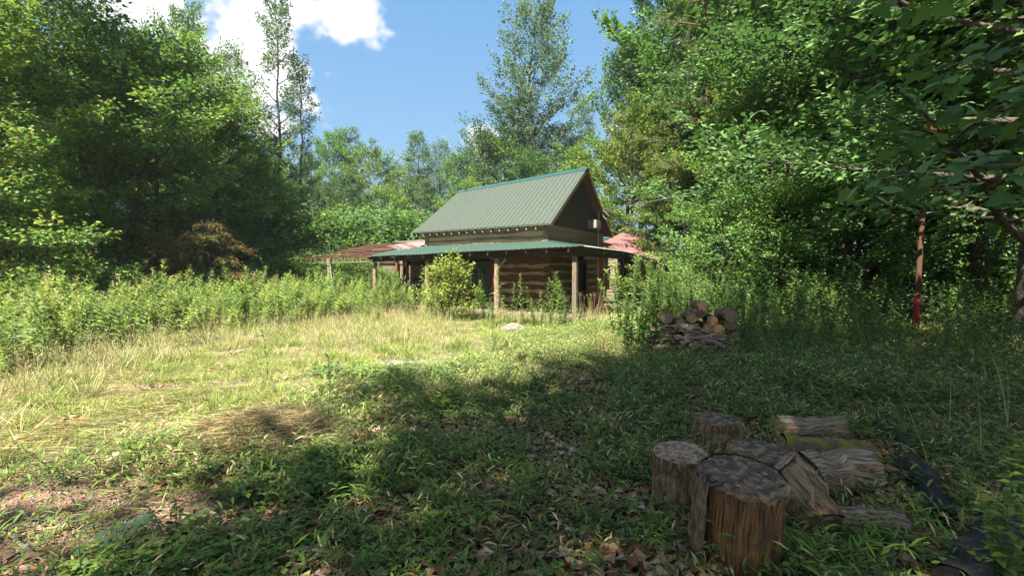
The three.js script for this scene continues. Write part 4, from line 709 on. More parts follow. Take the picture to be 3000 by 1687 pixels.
{
  const s1 = woodRound(2174, 2.46, 0.212, 0.49, 3, 'large upright round with bare orange rotten sides and a blackened top', M.rotten, M.endBlack, { bare: true, fib: 0.06, flare: -0.16, tilt: [0.05, -0.02] });
  // bark rim left round the top and a strip down the side
  { const G = new Geo(), seg = 60; for (let s = 0; s <= seg; s++) { const a = s / seg * 6.2832, w = 1 + 0.07 * n2(Math.cos(a) * 1.1 + 3, Math.sin(a) * 1.1), q = 0.229 * w, dn = 0.022 + 0.022 * (n2(a * 3, 2) + 1) + 0.008 * (n2(a * 14, 7) + 1); for (const [r, y] of [[q * 0.93, 0.536], [q * 1.0, 0.525], [q * 1.02, 0.53 - dn], [q * 0.92, 0.52 - dn]]) G.v(Math.cos(a) * r, y, Math.sin(a) * r, Math.cos(a), y > 0.515 ? 1 : 0, Math.sin(a), a * 0.3, y / 0.6); }
    for (let s = 0; s < seg; s++) for (let k = 0; k < 3; k++) { const a = s * 4 + k, b = a + 4; G.t(a, b, a + 1); G.t(a + 1, b, b + 1); } part('bark_rim', G.build(false), M.endBlack, s1); }
  { const G = new Geo(), A0 = 2.75, A1 = 3.5; for (let k = 0; k <= 12; k++) for (let s = 0; s <= 5; s++) { const a = lerp(A0, A1, s / 5), y = 0.01 + k / 12 * 0.49, q = 0.248 + 0.012 * n2(a * 8, y * 9) + 0.02 * (1 - k / 12); G.v(Math.cos(a) * q, y, Math.sin(a) * q, Math.cos(a), 0, Math.sin(a), a * 0.35, y / 0.8); } for (let k = 0; k < 12; k++) for (let s = 0; s < 5; s++) { const a = k * 6 + s, b = a + 6; G.t(a, b, a + 1); G.t(a + 1, b, b + 1); } part('bark_strip', G.build(false), M.barkRound, s1); }
  woodRound(2000, 3.02, 0.185, 0.37, 5, 'upright round with rough bark and a pale grey top, beside the largest round', M.barkRound, M.endGrey, { fib: 0.02, tilt: [0.05, 0.03] });
  woodRound(2108, 3.78, 0.20, 0.33, 8, 'round with a dark mushroom-like top behind the other rounds', M.barkRound, M.endBlack, { fib: 0.03 });
  woodRound(2232, 3.12, 0.22, 0.33, 12, 'upright round half hidden behind the largest round', M.barkRound, M.endBlack, { fib: 0.02, tilt: [0.03, -0.05] });
}
// lying logs: a bent tube with bark and two sawn ends
function lyingLog(name, label, a, b, r, side, end, seed, o = {}) {
  const m = a.clone().add(b).multiplyScalar(0.5), t = thing(name, label, o.category ?? 'log', new THREE.Vector3(m.x, Math.min(a.y, b.y) - r, m.z), 0, o.group), n = o.seg ?? 7, pts = [], rr = [], R = rng(seed);
  for (let k = 0; k <= n; k++) { const p = a.clone().lerp(b, k / n).sub(t.position); if (k && k < n) { p.x += (R() - 0.5) * r * (o.bend ?? 0.25); p.y += (R() - 0.5) * r * (o.bend ?? 0.25); p.z += (R() - 0.5) * r * (o.bend ?? 0.25); } pts.push(p); rr.push(r * lerp(1, o.taper ?? 0.94, k / n) * (0.95 + R() * 0.1)); }
  const G = new Geo(); tube(G, pts, rr, o.sides ?? 14, [1, 1, 1], false, o.bump ?? 0.14, seed); part(o.bare ? 'wood' : 'bark', [M.weathered, M.charred, M.mossy, M.boardPale].includes(side) ? swapUV(G.build(false)) : G.build(false), side, t);
  if (end) for (const k of [0, n]) { const dir = (k ? pts[n].clone().sub(pts[n - 1]) : pts[0].clone().sub(pts[1])).normalize(), g = new THREE.CircleGeometry(rr[k] * 0.97, 20), q = new THREE.Mesh(g); const e = part('cut_end', g, end, t); e.quaternion.setFromUnitVectors(new THREE.Vector3(0, 0, 1), dir); e.position.copy(pts[k]).addScaledVector(dir, 0.003); }
  return shade(t);
}
const on = (px, d, h = 0) => { const x = X(px, d); return V(x, groundY(x, d) + h, d); };
lyingLog('leaning_log', 'short bark-covered log leaning against the largest round', on(2290, 2.86, 0.33), on(2418, 2.62, 0.10), 0.145, M.barkRound, M.endGrey, 30, { bump: 0.16, sides: 20 });
lyingLog('split_log', 'weathered split log lying behind the leaning round', on(2372, 3.12, 0.14), on(2545, 3.2, 0.15), 0.15, M.weathered, M.endBlack, 31, { bump: 0.22, sides: 18 });
lyingLog('mossy_log', 'log with yellow moss on top, between two grey logs', on(2300, 3.62, 0.12), on(2570, 3.55, 0.13), 0.115, M.mossy, M.endGrey, 32, { bump: 0.25 });
lyingLog('grey_log', 'pale grey sawn log farthest back in the row of lying logs', on(2285, 4.15, 0.13), on(2478, 4.1, 0.13), 0.115, M.weathered, M.endPale, 33, { bump: 0.12 });
lyingLog('bark_log', 'dark log wedged between the mossy log and the split log', on(2310, 3.36, 0.1), on(2400, 3.28, 0.12), 0.11, M.barkRound, M.endGrey, 34);
lyingLog('bark_log', 'grey-barked log lying in the grass nearest to the picture edge', on(2425, 2.72, 0.07), on(2668, 2.62, 0.07), 0.085, M.weathered, M.endGrey, 35, { bump: 0.2 });
lyingLog('charred_log', 'long blackened log pointing away from the viewer beside the lying logs', on(2790, 2.72, 0.05), on(2600, 4.6, 0.06), 0.075, M.charred, M.charred, 36, { bump: 0.3, bare: true, bend: 1.4 });
lyingLog('bark_slab', 'pale slab of bark on the ground at the bottom of the picture', on(2370, 2.32, 0.02), on(2500, 2.22, 0.02), 0.035, M.weathered, null, 37, { bump: 0.3 });
lyingLog('charred_log', 'black burnt log in the bottom corner under the leaves', on(2830, 2.1, 0.08), on(2960, 2.6, 0.1), 0.09, M.charred, M.charred, 38, { bump: 0.2, bare: true });
// woodpile: stacked logs with their sawn ends to the yard, grey branches heaped before them
{
  const d0 = 9.3, k = 9.3 / 1300, gx = (px) => (px - 1500) * k, y0 = groundY(gx(2040), d0), yy = (py) => 1.6 - (py - 798) * k;
  const ends = [[1955, 932, 0.125, 'grey'], [1992, 945, 0.10, 'grey'], [2022, 930, 0.115, 'grey'], [2060, 897, 0.105, 'pale'], [2048, 918, 0.09, 'dark'], [2088, 939, 0.115, 'pale'], [2105, 966, 0.12, 'pale'], [2137, 925, 0.14, 'pale'], [2142, 950, 0.13, 'grey'], [2072, 962, 0.11, 'grey'], [2040, 960, 0.1, 'dark'], [2122, 992, 0.11, 'grey'], [2010, 968, 0.1, 'grey'], [1970, 965, 0.11, 'dark'], [2085, 992, 0.12, 'grey'], [2050, 995, 0.11, 'grey'], [2155, 985, 0.12, 'grey']];
  const names = { pale: ['light brown sawn log end in the woodpile', 'M'], grey: ['grey log end stacked in the woodpile', ''], dark: ['dark log in the shadow between the woodpile ends', ''] };
  ends.forEach(([px, py, r, c], i) => { const x = gx(px), y = Math.max(y0 + r * 0.8, yy(py)), dz = (i * 7 % 5) * 0.03; lyingLog('firewood_log', i === 3 ? 'topmost log of the woodpile with a pale round end' : i === 7 ? 'thick split-barked log at the far top corner of the woodpile' : names[c][0], new THREE.Vector3(x, y, -d0 + dz), new THREE.Vector3(x + 0.12 + (i % 3) * 0.05, y - 0.02, -d0 - 0.75), r, M.barkRound, { pale: M.endPale, grey: M.endGrey, dark: M.endBlack }[c], 200 + i, { group: 'logs stacked in the woodpile', seg: 4, bump: 0.12 }); });
  const R = rng(44);
  for (let i = 0; i < 40; i++) {
    const px = 1930 + R() * 170, f = i / 40, dd = 8.5 + R() * 0.6 - f * 0.25, len = 0.4 + R() * 0.75, an = (R() - 0.5) * 1.8, x = X(px, dd), yb = groundY(x, dd) + 0.07 + (1 - f) * 0.46 * (1 - Math.abs(px - 2010) / 150) + 0.03, r = 0.025 + R() * 0.045;
    lyingLog('weathered_branch', 'grey weathered branch heaped in front of the woodpile', new THREE.Vector3(x - len / 2 * Math.cos(an), yb + 0.06 * (R() - 0.3), -dd - len / 2 * Math.sin(an)), new THREE.Vector3(x + len / 2 * Math.cos(an), yb - 0.03 + 0.08 * R(), -dd + len / 2 * Math.sin(an)), r, M.weathered, null, 300 + i, { group: 'branches heaped in front of the woodpile', bend: 1.8, bump: 0.22, sides: 8, taper: 0.6, bare: true, category: 'branch' });
  }
  for (let i = 0; i < 7; i++) { const px = 2085 + R() * 60, dd = 8.6 + R() * 0.3, x = X(px, dd), an = R() * 3, yb = groundY(x, dd) + 0.08 + R() * 0.18, len = 0.3 + R() * 0.2; lyingLog('kindling_stick', 'pale split stick in the bright kindling beside the grey branches', new THREE.Vector3(x - len / 2 * Math.cos(an), yb, -dd - len / 2 * Math.sin(an)), new THREE.Vector3(x + len / 2 * Math.cos(an), yb + (R() - 0.5) * 0.2, -dd + len / 2 * Math.sin(an)), 0.018 + R() * 0.012, M.boardPale, null, 340 + i, { group: 'pale kindling by the woodpile', sides: 6, bump: 0.2, bare: true, category: 'stick' }); }
  lyingLog('bark_log', 'long brown log on the ground in front of the woodpile', new THREE.Vector3(gx(1965), y0 + 0.09, -8.35), new THREE.Vector3(gx(2090), y0 + 0.1, -8.6), 0.085, M.barkPine, M.endPale, 371, {});
  lyingLog('grey_log', 'pale barkless log lying lowest in front of the woodpile', new THREE.Vector3(gx(1955), y0 + 0.05, -7.8), new THREE.Vector3(gx(2110), y0 + 0.05, -8.0), 0.055, M.weathered, M.endPale, 372, { bare: true });
}
// sticks in the grass
lyingLog('fallen_stick', 'short bent stick leaning beside the tall single weed at the shadow edge', on(917, 3.5, 0.03), on(963, 4.05, 0.06), 0.022, M.barkPale, null, 51, { bend: 1.2, sides: 8, category: 'stick' });
lyingLog('fallen_stick', 'thin curved stick on the bare dirt in the bottom corner', on(15, 2.62, 0.02), on(120, 2.22, 0.03), 0.012, M.barkPale, null, 52, { bend: 2.5, sides: 7, category: 'stick' });
lyingLog('fallen_stick', 'thicker broken stick at the bottom of the picture by the leafy twig', on(262, 2.22, 0.03), on(345, 2.45, 0.03), 0.026, M.barkPale, null, 53, { bend: 0.8, sides: 8, category: 'stick' });
// flat pale rock, leaning white panel, dark heap
{
  const g = new THREE.IcosahedronGeometry(1, 4), P = g.attributes.position, U = g.attributes.uv; for (let i = 0; i < P.count; i++) { _a.fromBufferAttribute(P, i); const k = 1 + 0.28 * n3(_a.x * 1.3, _a.y * 1.3, _a.z * 1.3) + 0.08 * n3(_a.x * 5, _a.y * 5, _a.z * 5); P.setXYZ(i, _a.x * 0.34 * k, Math.max(-0.1, _a.y * 0.20 * k), _a.z * 0.26 * k); U.setXY(i, _a.x, _a.z); } g.computeVertexNormals();
  const r = part('pale_rock', g, M.stone, scene), x = X(1500, 12.2); r.position.set(x, groundY(x, 12.2) + 0.02, -12.2); tag(r, 'pale flat-topped rock in the grass before the porch', 'rock');
  const hg = new THREE.SphereGeometry(1, 40, 24), hp = hg.attributes.position; for (let i = 0; i < hp.count; i++) { _a.fromBufferAttribute(hp, i); const k = 1 + 0.16 * n3(_a.x * 2, _a.y * 2, _a.z * 2) + 0.05 * n3(_a.x * 7, _a.y * 7, _a.z * 7); hp.setXYZ(i, _a.x * 0.85 * k, Math.max(-0.1, _a.y * 1.35 * k), _a.z * 0.7 * k); } hg.computeVertexNormals();
  const tx = X(2648, 13.2), tp = part('tarp_heap', hg, M.black, scene); tp.position.set(tx, groundY(tx, 13.2), -13.2); tag(tp, 'black covered heap half hidden by weeds behind the rusty pole', 'covered heap');
}

// ------------------------------------------------------------------ weeds, grass and litter
const cGreen = [0.105, 0.185, 0.032], cLime = [0.180, 0.250, 0.034], cYel = [0.225, 0.255, 0.038], cDk = [0.050, 0.105, 0.024], cTan = [0.54, 0.44, 0.22], cStraw = [0.60, 0.51, 0.29], cBrown = [0.27, 0.16, 0.075], cRed = [0.25, 0.085, 0.04];
// upright weed: stem with leaves all the way up
function weed(seed, H, n, len, wid, pal, o = {}) {
  const G = new Geo(), R = rng(seed), stems = o.stems ?? 1;
  for (let s = 0; s < stems; s++) {
    const h = H * (1 - s * 0.18 * R()), az = R() * 6.28, lean = (o.lean ?? 0.12) * (0.5 + R()) + (s ? 0.15 : 0), pts = [];
    for (let k = 0; k <= 6; k++) { const t = k / 6; pts.push(P3(Math.cos(az) * lean * h * t * t + (R() - 0.5) * 0.02, h * t, Math.sin(az) * lean * h * t * t + (R() - 0.5) * 0.02)); }
    tube(G, pts, pts.map((_, k) => (o.sr ?? 0.007) * (1.1 - k / 6.5)), 4, o.stem ?? [0.11, 0.15, 0.04]);
    for (let i = 0; i < n; i++) {
      const t = lerp(o.from ?? 0.12, 1, Math.pow((i + R() * 0.6) / n, o.pow ?? 0.85)), a = i * 2.4 + R() * 0.7, p = along(pts, t), k = (o.prof ? o.prof(t) : (t < 0.4 ? 0.55 + t : 1.15 - (t - 0.4) * 1.1)) * (0.8 + R() * 0.4);
      const d = P3(Math.cos(a), lerp(0.25, 0.95, t) + (o.perk ?? 0), Math.sin(a)).normalize();
      if (R() > (o.skip ?? 0.05)) blade(G, p, d, len * k, wid * k, vary(pal[Math.floor(R() * pal.length)], R, 0.2), o.bend ?? 0.9, o.seg ?? 3, (R() - 0.5) * 0.7, o.belly ?? 0.38);
    }
    if (o.plume) for (let i = 0; i < o.plume; i++) { const t = lerp(0.86, 1.03, R()), p = along(pts, Math.min(1, t)), a = R() * 6.28; p.y += (t > 1 ? 0.03 : 0); const d = P3(Math.cos(a), 0.5 + R() * 0.5, Math.sin(a)).normalize(); blade(G, p, d, 0.05 + R() * 0.07, 0.012, vary(o.plumeCol ?? cYel, R, 0.2), 0.5, 2); }
  }
  return G.build(true, false);
}
function tuft(seed, n, h, wid, pal, spread, o = {}) {
  const G = new Geo(), R = rng(seed);
  for (let i = 0; i < n; i++) { const a = R() * 6.28, r = Math.sqrt(R()) * (o.rad ?? 0.08), l = h * (0.5 + R() * 0.7), tilt = spread * (0.2 + R()); const d = P3(Math.cos(a + (R() - 0.5)) * tilt + (o.windx ?? 0), 1, Math.sin(a + (R() - 0.5)) * tilt).normalize(); blade(G, P3(Math.cos(a) * r, -0.01, Math.sin(a) * r), d, l, wid * (0.7 + R() * 0.6), vary(pal[Math.floor(R() * pal.length)], R, 0.2), (o.bend ?? 0.7) * (0.4 + R()), o.seg ?? 3, (R() - 0.5) * 1.5, 0.2);
    if (o.seed && R() < o.seed) { const t = P3(Math.cos(a) * r, 0, Math.sin(a) * r).addScaledVector(d, l * 0.95); for (let q = 0; q < 5; q++) blade(G, t.clone().addScaledVector(d, -q * 0.03), P3(R() - 0.5, 0.6, R() - 0.5).normalize(), 0.05, 0.006, vary(cStraw, R, 0.15), 0.6, 2); } }
  return G.build(true, false);
}
// sprawling stems with lance-shaped leaves, as stiltgrass has
function sprawl(seed, stems, reach, h, len, wid, pal, per = 6) {
  const G = new Geo(), R = rng(seed);
  for (let s = 0; s < stems; s++) {
    const a = R() * 6.28, r = Math.sqrt(R()) * 0.12, L = reach * (0.6 + R() * 0.7), pts = bendLine(P3(Math.cos(a) * r, 0, Math.sin(a) * r), P3(Math.cos(a) * (0.35 + R() * 0.5), h, Math.sin(a) * (0.35 + R() * 0.5)).normalize(), L, 3, -0.6, 0.4, R);
    tube(G, pts, [0.0022, 0.002, 0.0018, 0.001], 3, [0.10, 0.13, 0.04]);
    for (let k = 0; k < per; k++) { const t = (k + 0.6 + R() * 0.5) / per, p = along(pts, Math.min(1, t)), b = a + (k & 1 ? 1.2 : -1.2) + (R() - 0.5); blade(G, p, P3(Math.cos(b), 0.3 + R() * 0.5, Math.sin(b)).normalize(), len * (0.7 + R() * 0.6), wid * (0.8 + R() * 0.4), vary(pal[Math.floor(R() * pal.length)], R, 0.25), 0.7, 2, (R() - 0.5) * 0.8, 0.4); }
  }
  return G.build(true, false);
}
function herb(seed, n, h, len, wid, pal) {   // low broad-leaved plant
  const G = new Geo(), R = rng(seed), d = new THREE.Vector3(), nn = new THREE.Vector3();
  for (let i = 0; i < n; i++) { const a = R() * 6.28, r = Math.sqrt(R()) * 0.16, p = P3(Math.cos(a) * r, h * (0.3 + R() * 0.8), Math.sin(a) * r), c = vary(pal[Math.floor(R() * pal.length)], R, 0.25), b0 = R() * 6.28; tube(G, [P3(Math.cos(a) * r * 0.4, 0, Math.sin(a) * r * 0.4), p], [0.002, 0.0015], 3, [0.09, 0.13, 0.035]);
    for (let q = 0; q < 3; q++) { const b = b0 + q * 2.09; d.set(Math.cos(b), 0.15 - R() * 0.4, Math.sin(b)).normalize(); nn.set(-d.x * 0.2, 1, -d.z * 0.2); nn.addScaledVector(d, -nn.dot(d)).normalize(); leaf(G, p, d, nn, len * (0.7 + R() * 0.6), wid * (0.7 + R() * 0.6), c, 0.15, 0.55); } }
  return G.build(true, false);
}
function strands(seed, n, rad, len, pal, h = 0.05) {   // cut grass lying flat
  const G = new Geo(), R = rng(seed);
  for (let i = 0; i < n; i++) { const a = R() * 6.28, r = Math.sqrt(R()) * rad, b = R() * 6.28; blade(G, P3(Math.cos(a) * r, 0.008 + R() * h, Math.sin(a) * r), P3(Math.cos(b), (R() - 0.35) * 0.35, Math.sin(b)).normalize(), len * (0.5 + R()), 0.004 + R() * 0.0025, vary(pal[Math.floor(R() * pal.length)], R, 0.25), (R() - 0.3) * 0.5, 3, R() * 3, 0); }
  return G.build(true, false);
}
function deadLeaves(seed, n, rad, pal) {
  const G = new Geo(), R = rng(seed), d = new THREE.Vector3(), nn = new THREE.Vector3();
  for (let i = 0; i < n; i++) { const a = R() * 6.28, r = Math.sqrt(R()) * rad, b = R() * 6.28; d.set(Math.cos(b), (R() - 0.3) * 0.5, Math.sin(b)).normalize(); nn.set((R() - 0.5) * 0.9, 1, (R() - 0.5) * 0.9); nn.addScaledVector(d, -nn.dot(d)).normalize(); leaf(G, P3(Math.cos(a) * r, 0.012 + R() * 0.025, Math.sin(a) * r), d, nn, 0.05 + R() * 0.06, 0.035 + R() * 0.04, vary(pal[Math.floor(R() * pal.length)], R, 0.3), 0.35, 0.5); }
  return G.build(true, false);
}
const m4 = new THREE.Matrix4(), qt = new THREE.Quaternion(), eu = new THREE.Euler(), ps = new THREE.Vector3(), sc3 = new THREE.Vector3();
function scatter(name, label, category, geos, mat, list) {   // list of [x, d, scale, sy]; one InstancedMesh per variant
  const R = rng(name.length * 31 + list.length), root = new THREE.Group(); root.name = numbered(name); tag(root, label, category, null, 'stuff'); scene.add(root);
  geos.forEach((g, v) => {
    const mine = list.filter((_, i) => i % geos.length === v); if (!mine.length) return;
    const im = new THREE.InstancedMesh(g, mat, mine.length); im.name = name + '_clumps'; im.userData.kind = 'stuff'; im.castShadow = im.receiveShadow = true;
    mine.forEach(([x, d, s, sy = 1, tint], i) => { eu.set((R() - 0.5) * 0.16, R() * 6.283, (R() - 0.5) * 0.16); m4.compose(ps.set(x, groundY(x, d) - 0.005, -d), qt.setFromEuler(eu), sc3.set(s, s * sy, s)); im.setMatrixAt(i, m4); const k = 0.8 + R() * 0.4; im.setColorAt(i, new THREE.Color(k * (0.94 + R() * 0.16), k, k * (0.9 + R() * 0.2))); });
    root.add(im);
  });
  return root;
}
// random points of the ground in view
function field(seed, n, d0, d1, keep) {
  const R = rng(seed), out = [];
  for (let i = 0; i < n; i++) { const d = Math.sqrt(lerp(d0 * d0, d1 * d1, R())), px = -120 + R() * 3240, x = X(px, d), r = keep(x, d, px, R); if (r) out.push([x, d, r === true ? 0.75 + R() * 0.5 : r, 0.85 + R() * 0.3]); }
  return out;
}
const inCabin = (x, d) => { const p = new THREE.Vector3(x, 0, -d).sub(CABIN_AT).applyAxisAngle(UP, -CABIN_TURN); return (p.x > -6.7 && p.x < 0.1 && p.z < 0.05 && p.z > -6.3) || (p.x > -7.6 && p.x < 2.3 && p.z > 0 && p.z < 2.1) || (p.x > 0 && p.x < 2.1 && p.z > -2.5 && p.z <= 0) || (p.x > -10.4 && p.x <= -6.7 && p.z < 0 && p.z > -3.3) || (p.x > 0.5 && p.x < 2.8 && p.z < -6 && p.z > -9.5); };
const weedFront = (px) => 5.7 + clamp(px, 0, 1400) / 1000 * 7.8;       // distance at which the tall weeds begin
const blocked = (x, d) => Math.hypot(x - X(2170, 2.6), d - 2.6) < 0.33 || Math.hypot(x - X(2000, 3), d - 3) < 0.24 || Math.hypot(x - X(2108, 3.8), d - 3.8) < 0.24 || Math.hypot(x - X(2232, 3.12), d - 3.12) < 0.26 || Math.hypot(x - X(2335, 2.72), d - 2.72) < 0.22 || (x > 2.05 && x < 2.85 && d > 3.0 && d < 3.4);

const goldenrod = [weed(1, 1.25, 44, 0.24, 0.052, [cLime, cGreen], { plume: 16, stems: 2, lean: 0.16 }), weed(2, 1.1, 40, 0.22, 0.055, [cLime, cYel], { stems: 2, lean: 0.2 }), weed(3, 1.4, 50, 0.25, 0.05, [cLime, cLime, cGreen], { plume: 22, lean: 0.2 }), weed(4, 1.0, 34, 0.26, 0.075, [cLime, cYel], { stems: 2, lean: 0.25 }), weed(5, 1.15, 40, 0.2, 0.04, [cYel, cLime], { plume: 30, lean: 0.3, plumeCol: [0.34, 0.30, 0.16] })];
scatter('tall_weeds', 'dense bright green field of tall leafy weeds before the wood', 'weeds', goldenrod, M.grass, field(61, 6600, 5.2, 24, (x, d, px, R) => { if (px > 1360 || inCabin(x, d) || d > (px < 700 ? 19 : 23)) return 0; const f = weedFront(px), t = (d - f + fbm(x * 0.5, d * 0.5, 3) * 2.2) / 1.6; if (t < 0 || R() > t) return 0; return (0.66 + 0.30 * clamp(t / 3)) * (0.62 + R() * 0.5 + 0.75 * fbm(x * 0.55 + 8, d * 0.55, 3)) * (px > 780 ? 0.92 : 1) + 0.12; }));
const dryTufts = [tuft(11, 15, 0.55, 0.008, [cTan, cStraw, cLime], 0.8, { seed: 0.4, rad: 0.14, bend: 0.9 }), tuft(12, 14, 0.48, 0.008, [cStraw, cTan, cLime], 0.9, { seed: 0.3, rad: 0.14, bend: 1.0 }), tuft(13, 15, 0.62, 0.008, [cTan, cStraw, cLime], 0.6, { seed: 0.5, windx: 0.3, rad: 0.14 })];
scatter('dry_grass', 'band of pale dry standing grass in front of the tall weeds', 'grass', dryTufts, M.dry, field(62, 9000, 4.2, 17, (x, d, px, R) => { if (inCabin(x, d) || shadeLine(x, d) > 0.6) return 0; const f = weedFront(px), e = d - f; let w = sstep(-2.9, -1.2, e) * sstep(2.6, 0.6, e); if (px > 780 && px < 1330) w = Math.max(w, sstep(8.4, 9.6, d) * sstep(15.5, 14, d)); if (px > 1330) w *= 0.25; w *= sstep(-0.55, 0.1, fbm(x * 0.55 + 3, d * 0.55, 3)); return R() < w * 0.6 ? 0.55 + R() * 0.5 : 0; }));
const cLawn = [0.165, 0.225, 0.045], cPale = [0.30, 0.30, 0.10];
const greenTufts = [tuft(21, 26, 0.24, 0.008, [cLawn, cLime, cPale], 1.1, { bend: 1.1, rad: 0.11 }), tuft(22, 24, 0.28, 0.008, [cLawn, cYel, cLime], 1.0, { bend: 1.0, rad: 0.11 }), tuft(23, 28, 0.2, 0.009, [cLawn, cPale, cTan], 1.3, { bend: 1.2, rad: 0.12 })];
scatter('lawn_grass', 'short bright grass in the sunny middle of the yard', 'grass', greenTufts, M.grass, field(63, 21000, 3.0, 18, (x, d, px, R) => { if (inCabin(x, d) || shadeLine(x, d) > 0.9) return 0; const w = (1 - dirtAt(x, d) * 1.1) * (1 - gravelAt(x, d) * 0.97) * (0.16 + 0.95 * sstep(-0.28, 0.22, fbm(x * 0.9, d * 0.9 + 5, 4))) * (d < 4.6 ? 0.45 : 1); return R() < w ? ((d < 5 ? 0.5 : 0.62) + R() * 0.45) * (1 + 0.6 * fbm(x * 0.7 + 12, d * 0.7, 3)) : 0; }));
const stilt = [sprawl(31, 13, 0.24, 0.5, 0.062, 0.014, [cGreen, cGreen, cLime, cBrown]), sprawl(32, 12, 0.28, 0.6, 0.07, 0.015, [cGreen, cBrown, cTan]), sprawl(33, 14, 0.20, 0.4, 0.055, 0.013, [cGreen, cLime]), sprawl(34, 10, 0.30, 0.9, 0.08, 0.016, [cGreen, cLime])];
scatter('shade_grass', 'soft sprawling green grass covering the shaded foreground', 'grass', stilt, M.grass, field(64, 19000, 1.9, 14, (x, d, px, R) => { if (inCabin(x, d) || blocked(x, d)) return 0; const s = shadeLine(x, d); let w = sstep(-1.4, 0.2, s) * (1 - 0.85 * dirtAt(x, d)) * (1 - 0.6 * gravelAt(x, d)) * (1 - 0.86 * litterAt(x, d)) * (0.7 + 0.5 * sstep(-0.3, 0.3, fbm(x * 1.5 + 70, d * 1.5, 3))); return R() < w ? 0.7 + R() * 0.5 + (px > 1900 && d > 5 ? 0.35 : 0) : 0; }));
scatter('porch_grass', 'tall pale and green grass growing along the foot of the porch', 'grass', [dryTufts[0], greenTufts[1], dryTufts[1]], M.dry, field(74, 3000, 11, 19, (x, d, px, R) => { if (inCabin(x, d) || px < 1050 || px > 1800) return 0; const p = new THREE.Vector3(x, 0, -d).sub(CABIN_AT).applyAxisAngle(UP, -CABIN_TURN); return p.z > 2.1 && p.z < 4.6 && R() < 0.8 * sstep(4.6, 3, p.z) ? 0.8 + R() * 0.6 : 0; }));
const herbs = [herb(41, 22, 0.12, 0.034, 0.024, [cGreen, cLime]), herb(42, 18, 0.15, 0.042, 0.026, [cGreen, cLime]), herb(43, 22, 0.1, 0.028, 0.024, [cLime, cGreen])];
scatter('low_herbs', 'patches of low broad-leaved herbs in the shaded foreground', 'herbs', herbs, M.grass, field(65, 5200, 1.9, 9, (x, d, px, R) => { if (blocked(x, d)) return 0; const c1 = Math.hypot((x + 1.9) / 0.7, (d - 2.4) / 0.35) < 1 || Math.hypot((x + 1.55) / 0.6, (d - 3.35) / 0.4) < 1 || Math.hypot((x + 1.9) / 1.2, (d - 6.8) / 0.5) < 1; const w = (c1 ? 0.95 : 0) + 0.35 * sstep(0.1, 0.5, fbm(x * 1.2 + 40, d * 1.2, 3)) * sstep(-0.6, 0.4, shadeLine(x, d)); return R() < w * (1 - dirtAt(x, d)) ? 0.8 + R() * 0.6 : 0; }));
const cut = [strands(51, 40, 0.3, 0.22, [cTan, cLime, cYel]), strands(52, 40, 0.28, 0.2, [cLime, cGreen, cTan]), strands(53, 36, 0.3, 0.26, [cTan, cBrown, cYel])];
scatter('cut_grass', 'flattened cut grass strewn over the near sunny ground', 'grass', cut, M.dry, field(66, 4200, 2.2, 8, (x, d, px, R) => { const s = shadeLine(x, d); if (s > 1.0) return 0; const w = sstep(-0.4, 0.4, fbm(x * 0.9 + 60, d * 0.9, 3)) * (px < 800 ? 1 : 0.3) * (1 - 0.92 * dirtAt(x, d)) * (d > 6 ? 0.4 : 1); return R() < w ? 0.8 + R() * 0.5 : 0; }));
{ // heap of dry hay
  const list = [], R = rng(67); for (let i = 0; i < 380; i++) { const a = R() * 6.28, r = Math.sqrt(R()); list.push([X(770, 4.15) + Math.cos(a) * r * 0.62, 4.15 + Math.sin(a) * r * 0.42, 0.7 + R() * 0.4, 1, r]); }
  const geos = [strands(54, 46, 0.2, 0.22, [cBrown, cTan, cTan, [0.40, 0.28, 0.13]], 0.06), strands(55, 46, 0.2, 0.24, [[0.40, 0.28, 0.13], cTan, cStraw], 0.06)], root = new THREE.Group(); root.name = 'hay_heap'; tag(root, 'low heap of dry brown hay at the edge of the shade', 'hay', null, 'stuff'); scene.add(root);
  geos.forEach((g, v) => { const mine = list.filter((_, i) => i % 2 === v), im = new THREE.InstancedMesh(g, M.dry, mine.length); im.name = 'hay_strands'; im.userData.kind = 'stuff'; im.castShadow = im.receiveShadow = true; mine.forEach(([x, d, s, , r], i) => { eu.set((R() - 0.5) * 0.5, R() * 6.28, (R() - 0.5) * 0.5); m4.compose(ps.set(x, groundY(x, d) + (1 - r * r) * 0.24 * R() ** 0.5, -d), qt.setFromEuler(eu), sc3.set(s, s, s)); im.setMatrixAt(i, m4); }); root.add(im); });
}
scatter('leaf_litter', 'brown and reddish dead leaves lying in the shade', 'leaves', [deadLeaves(71, 16, 0.22, [cBrown, cRed, [0.33, 0.22, 0.14]]), deadLeaves(72, 14, 0.22, [cBrown, [0.36, 0.26, 0.18], [0.2, 0.12, 0.07]])], M.litter, field(68, 7000, 1.9, 10, (x, d, px, R) => R() < (0.015 + 0.10 * sstep(-0.5, 0.5, shadeLine(x, d)) + 0.85 * litterAt(x, d)) * (1 - dirtAt(x, d)) ? 0.7 + R() * 0.5 : 0));
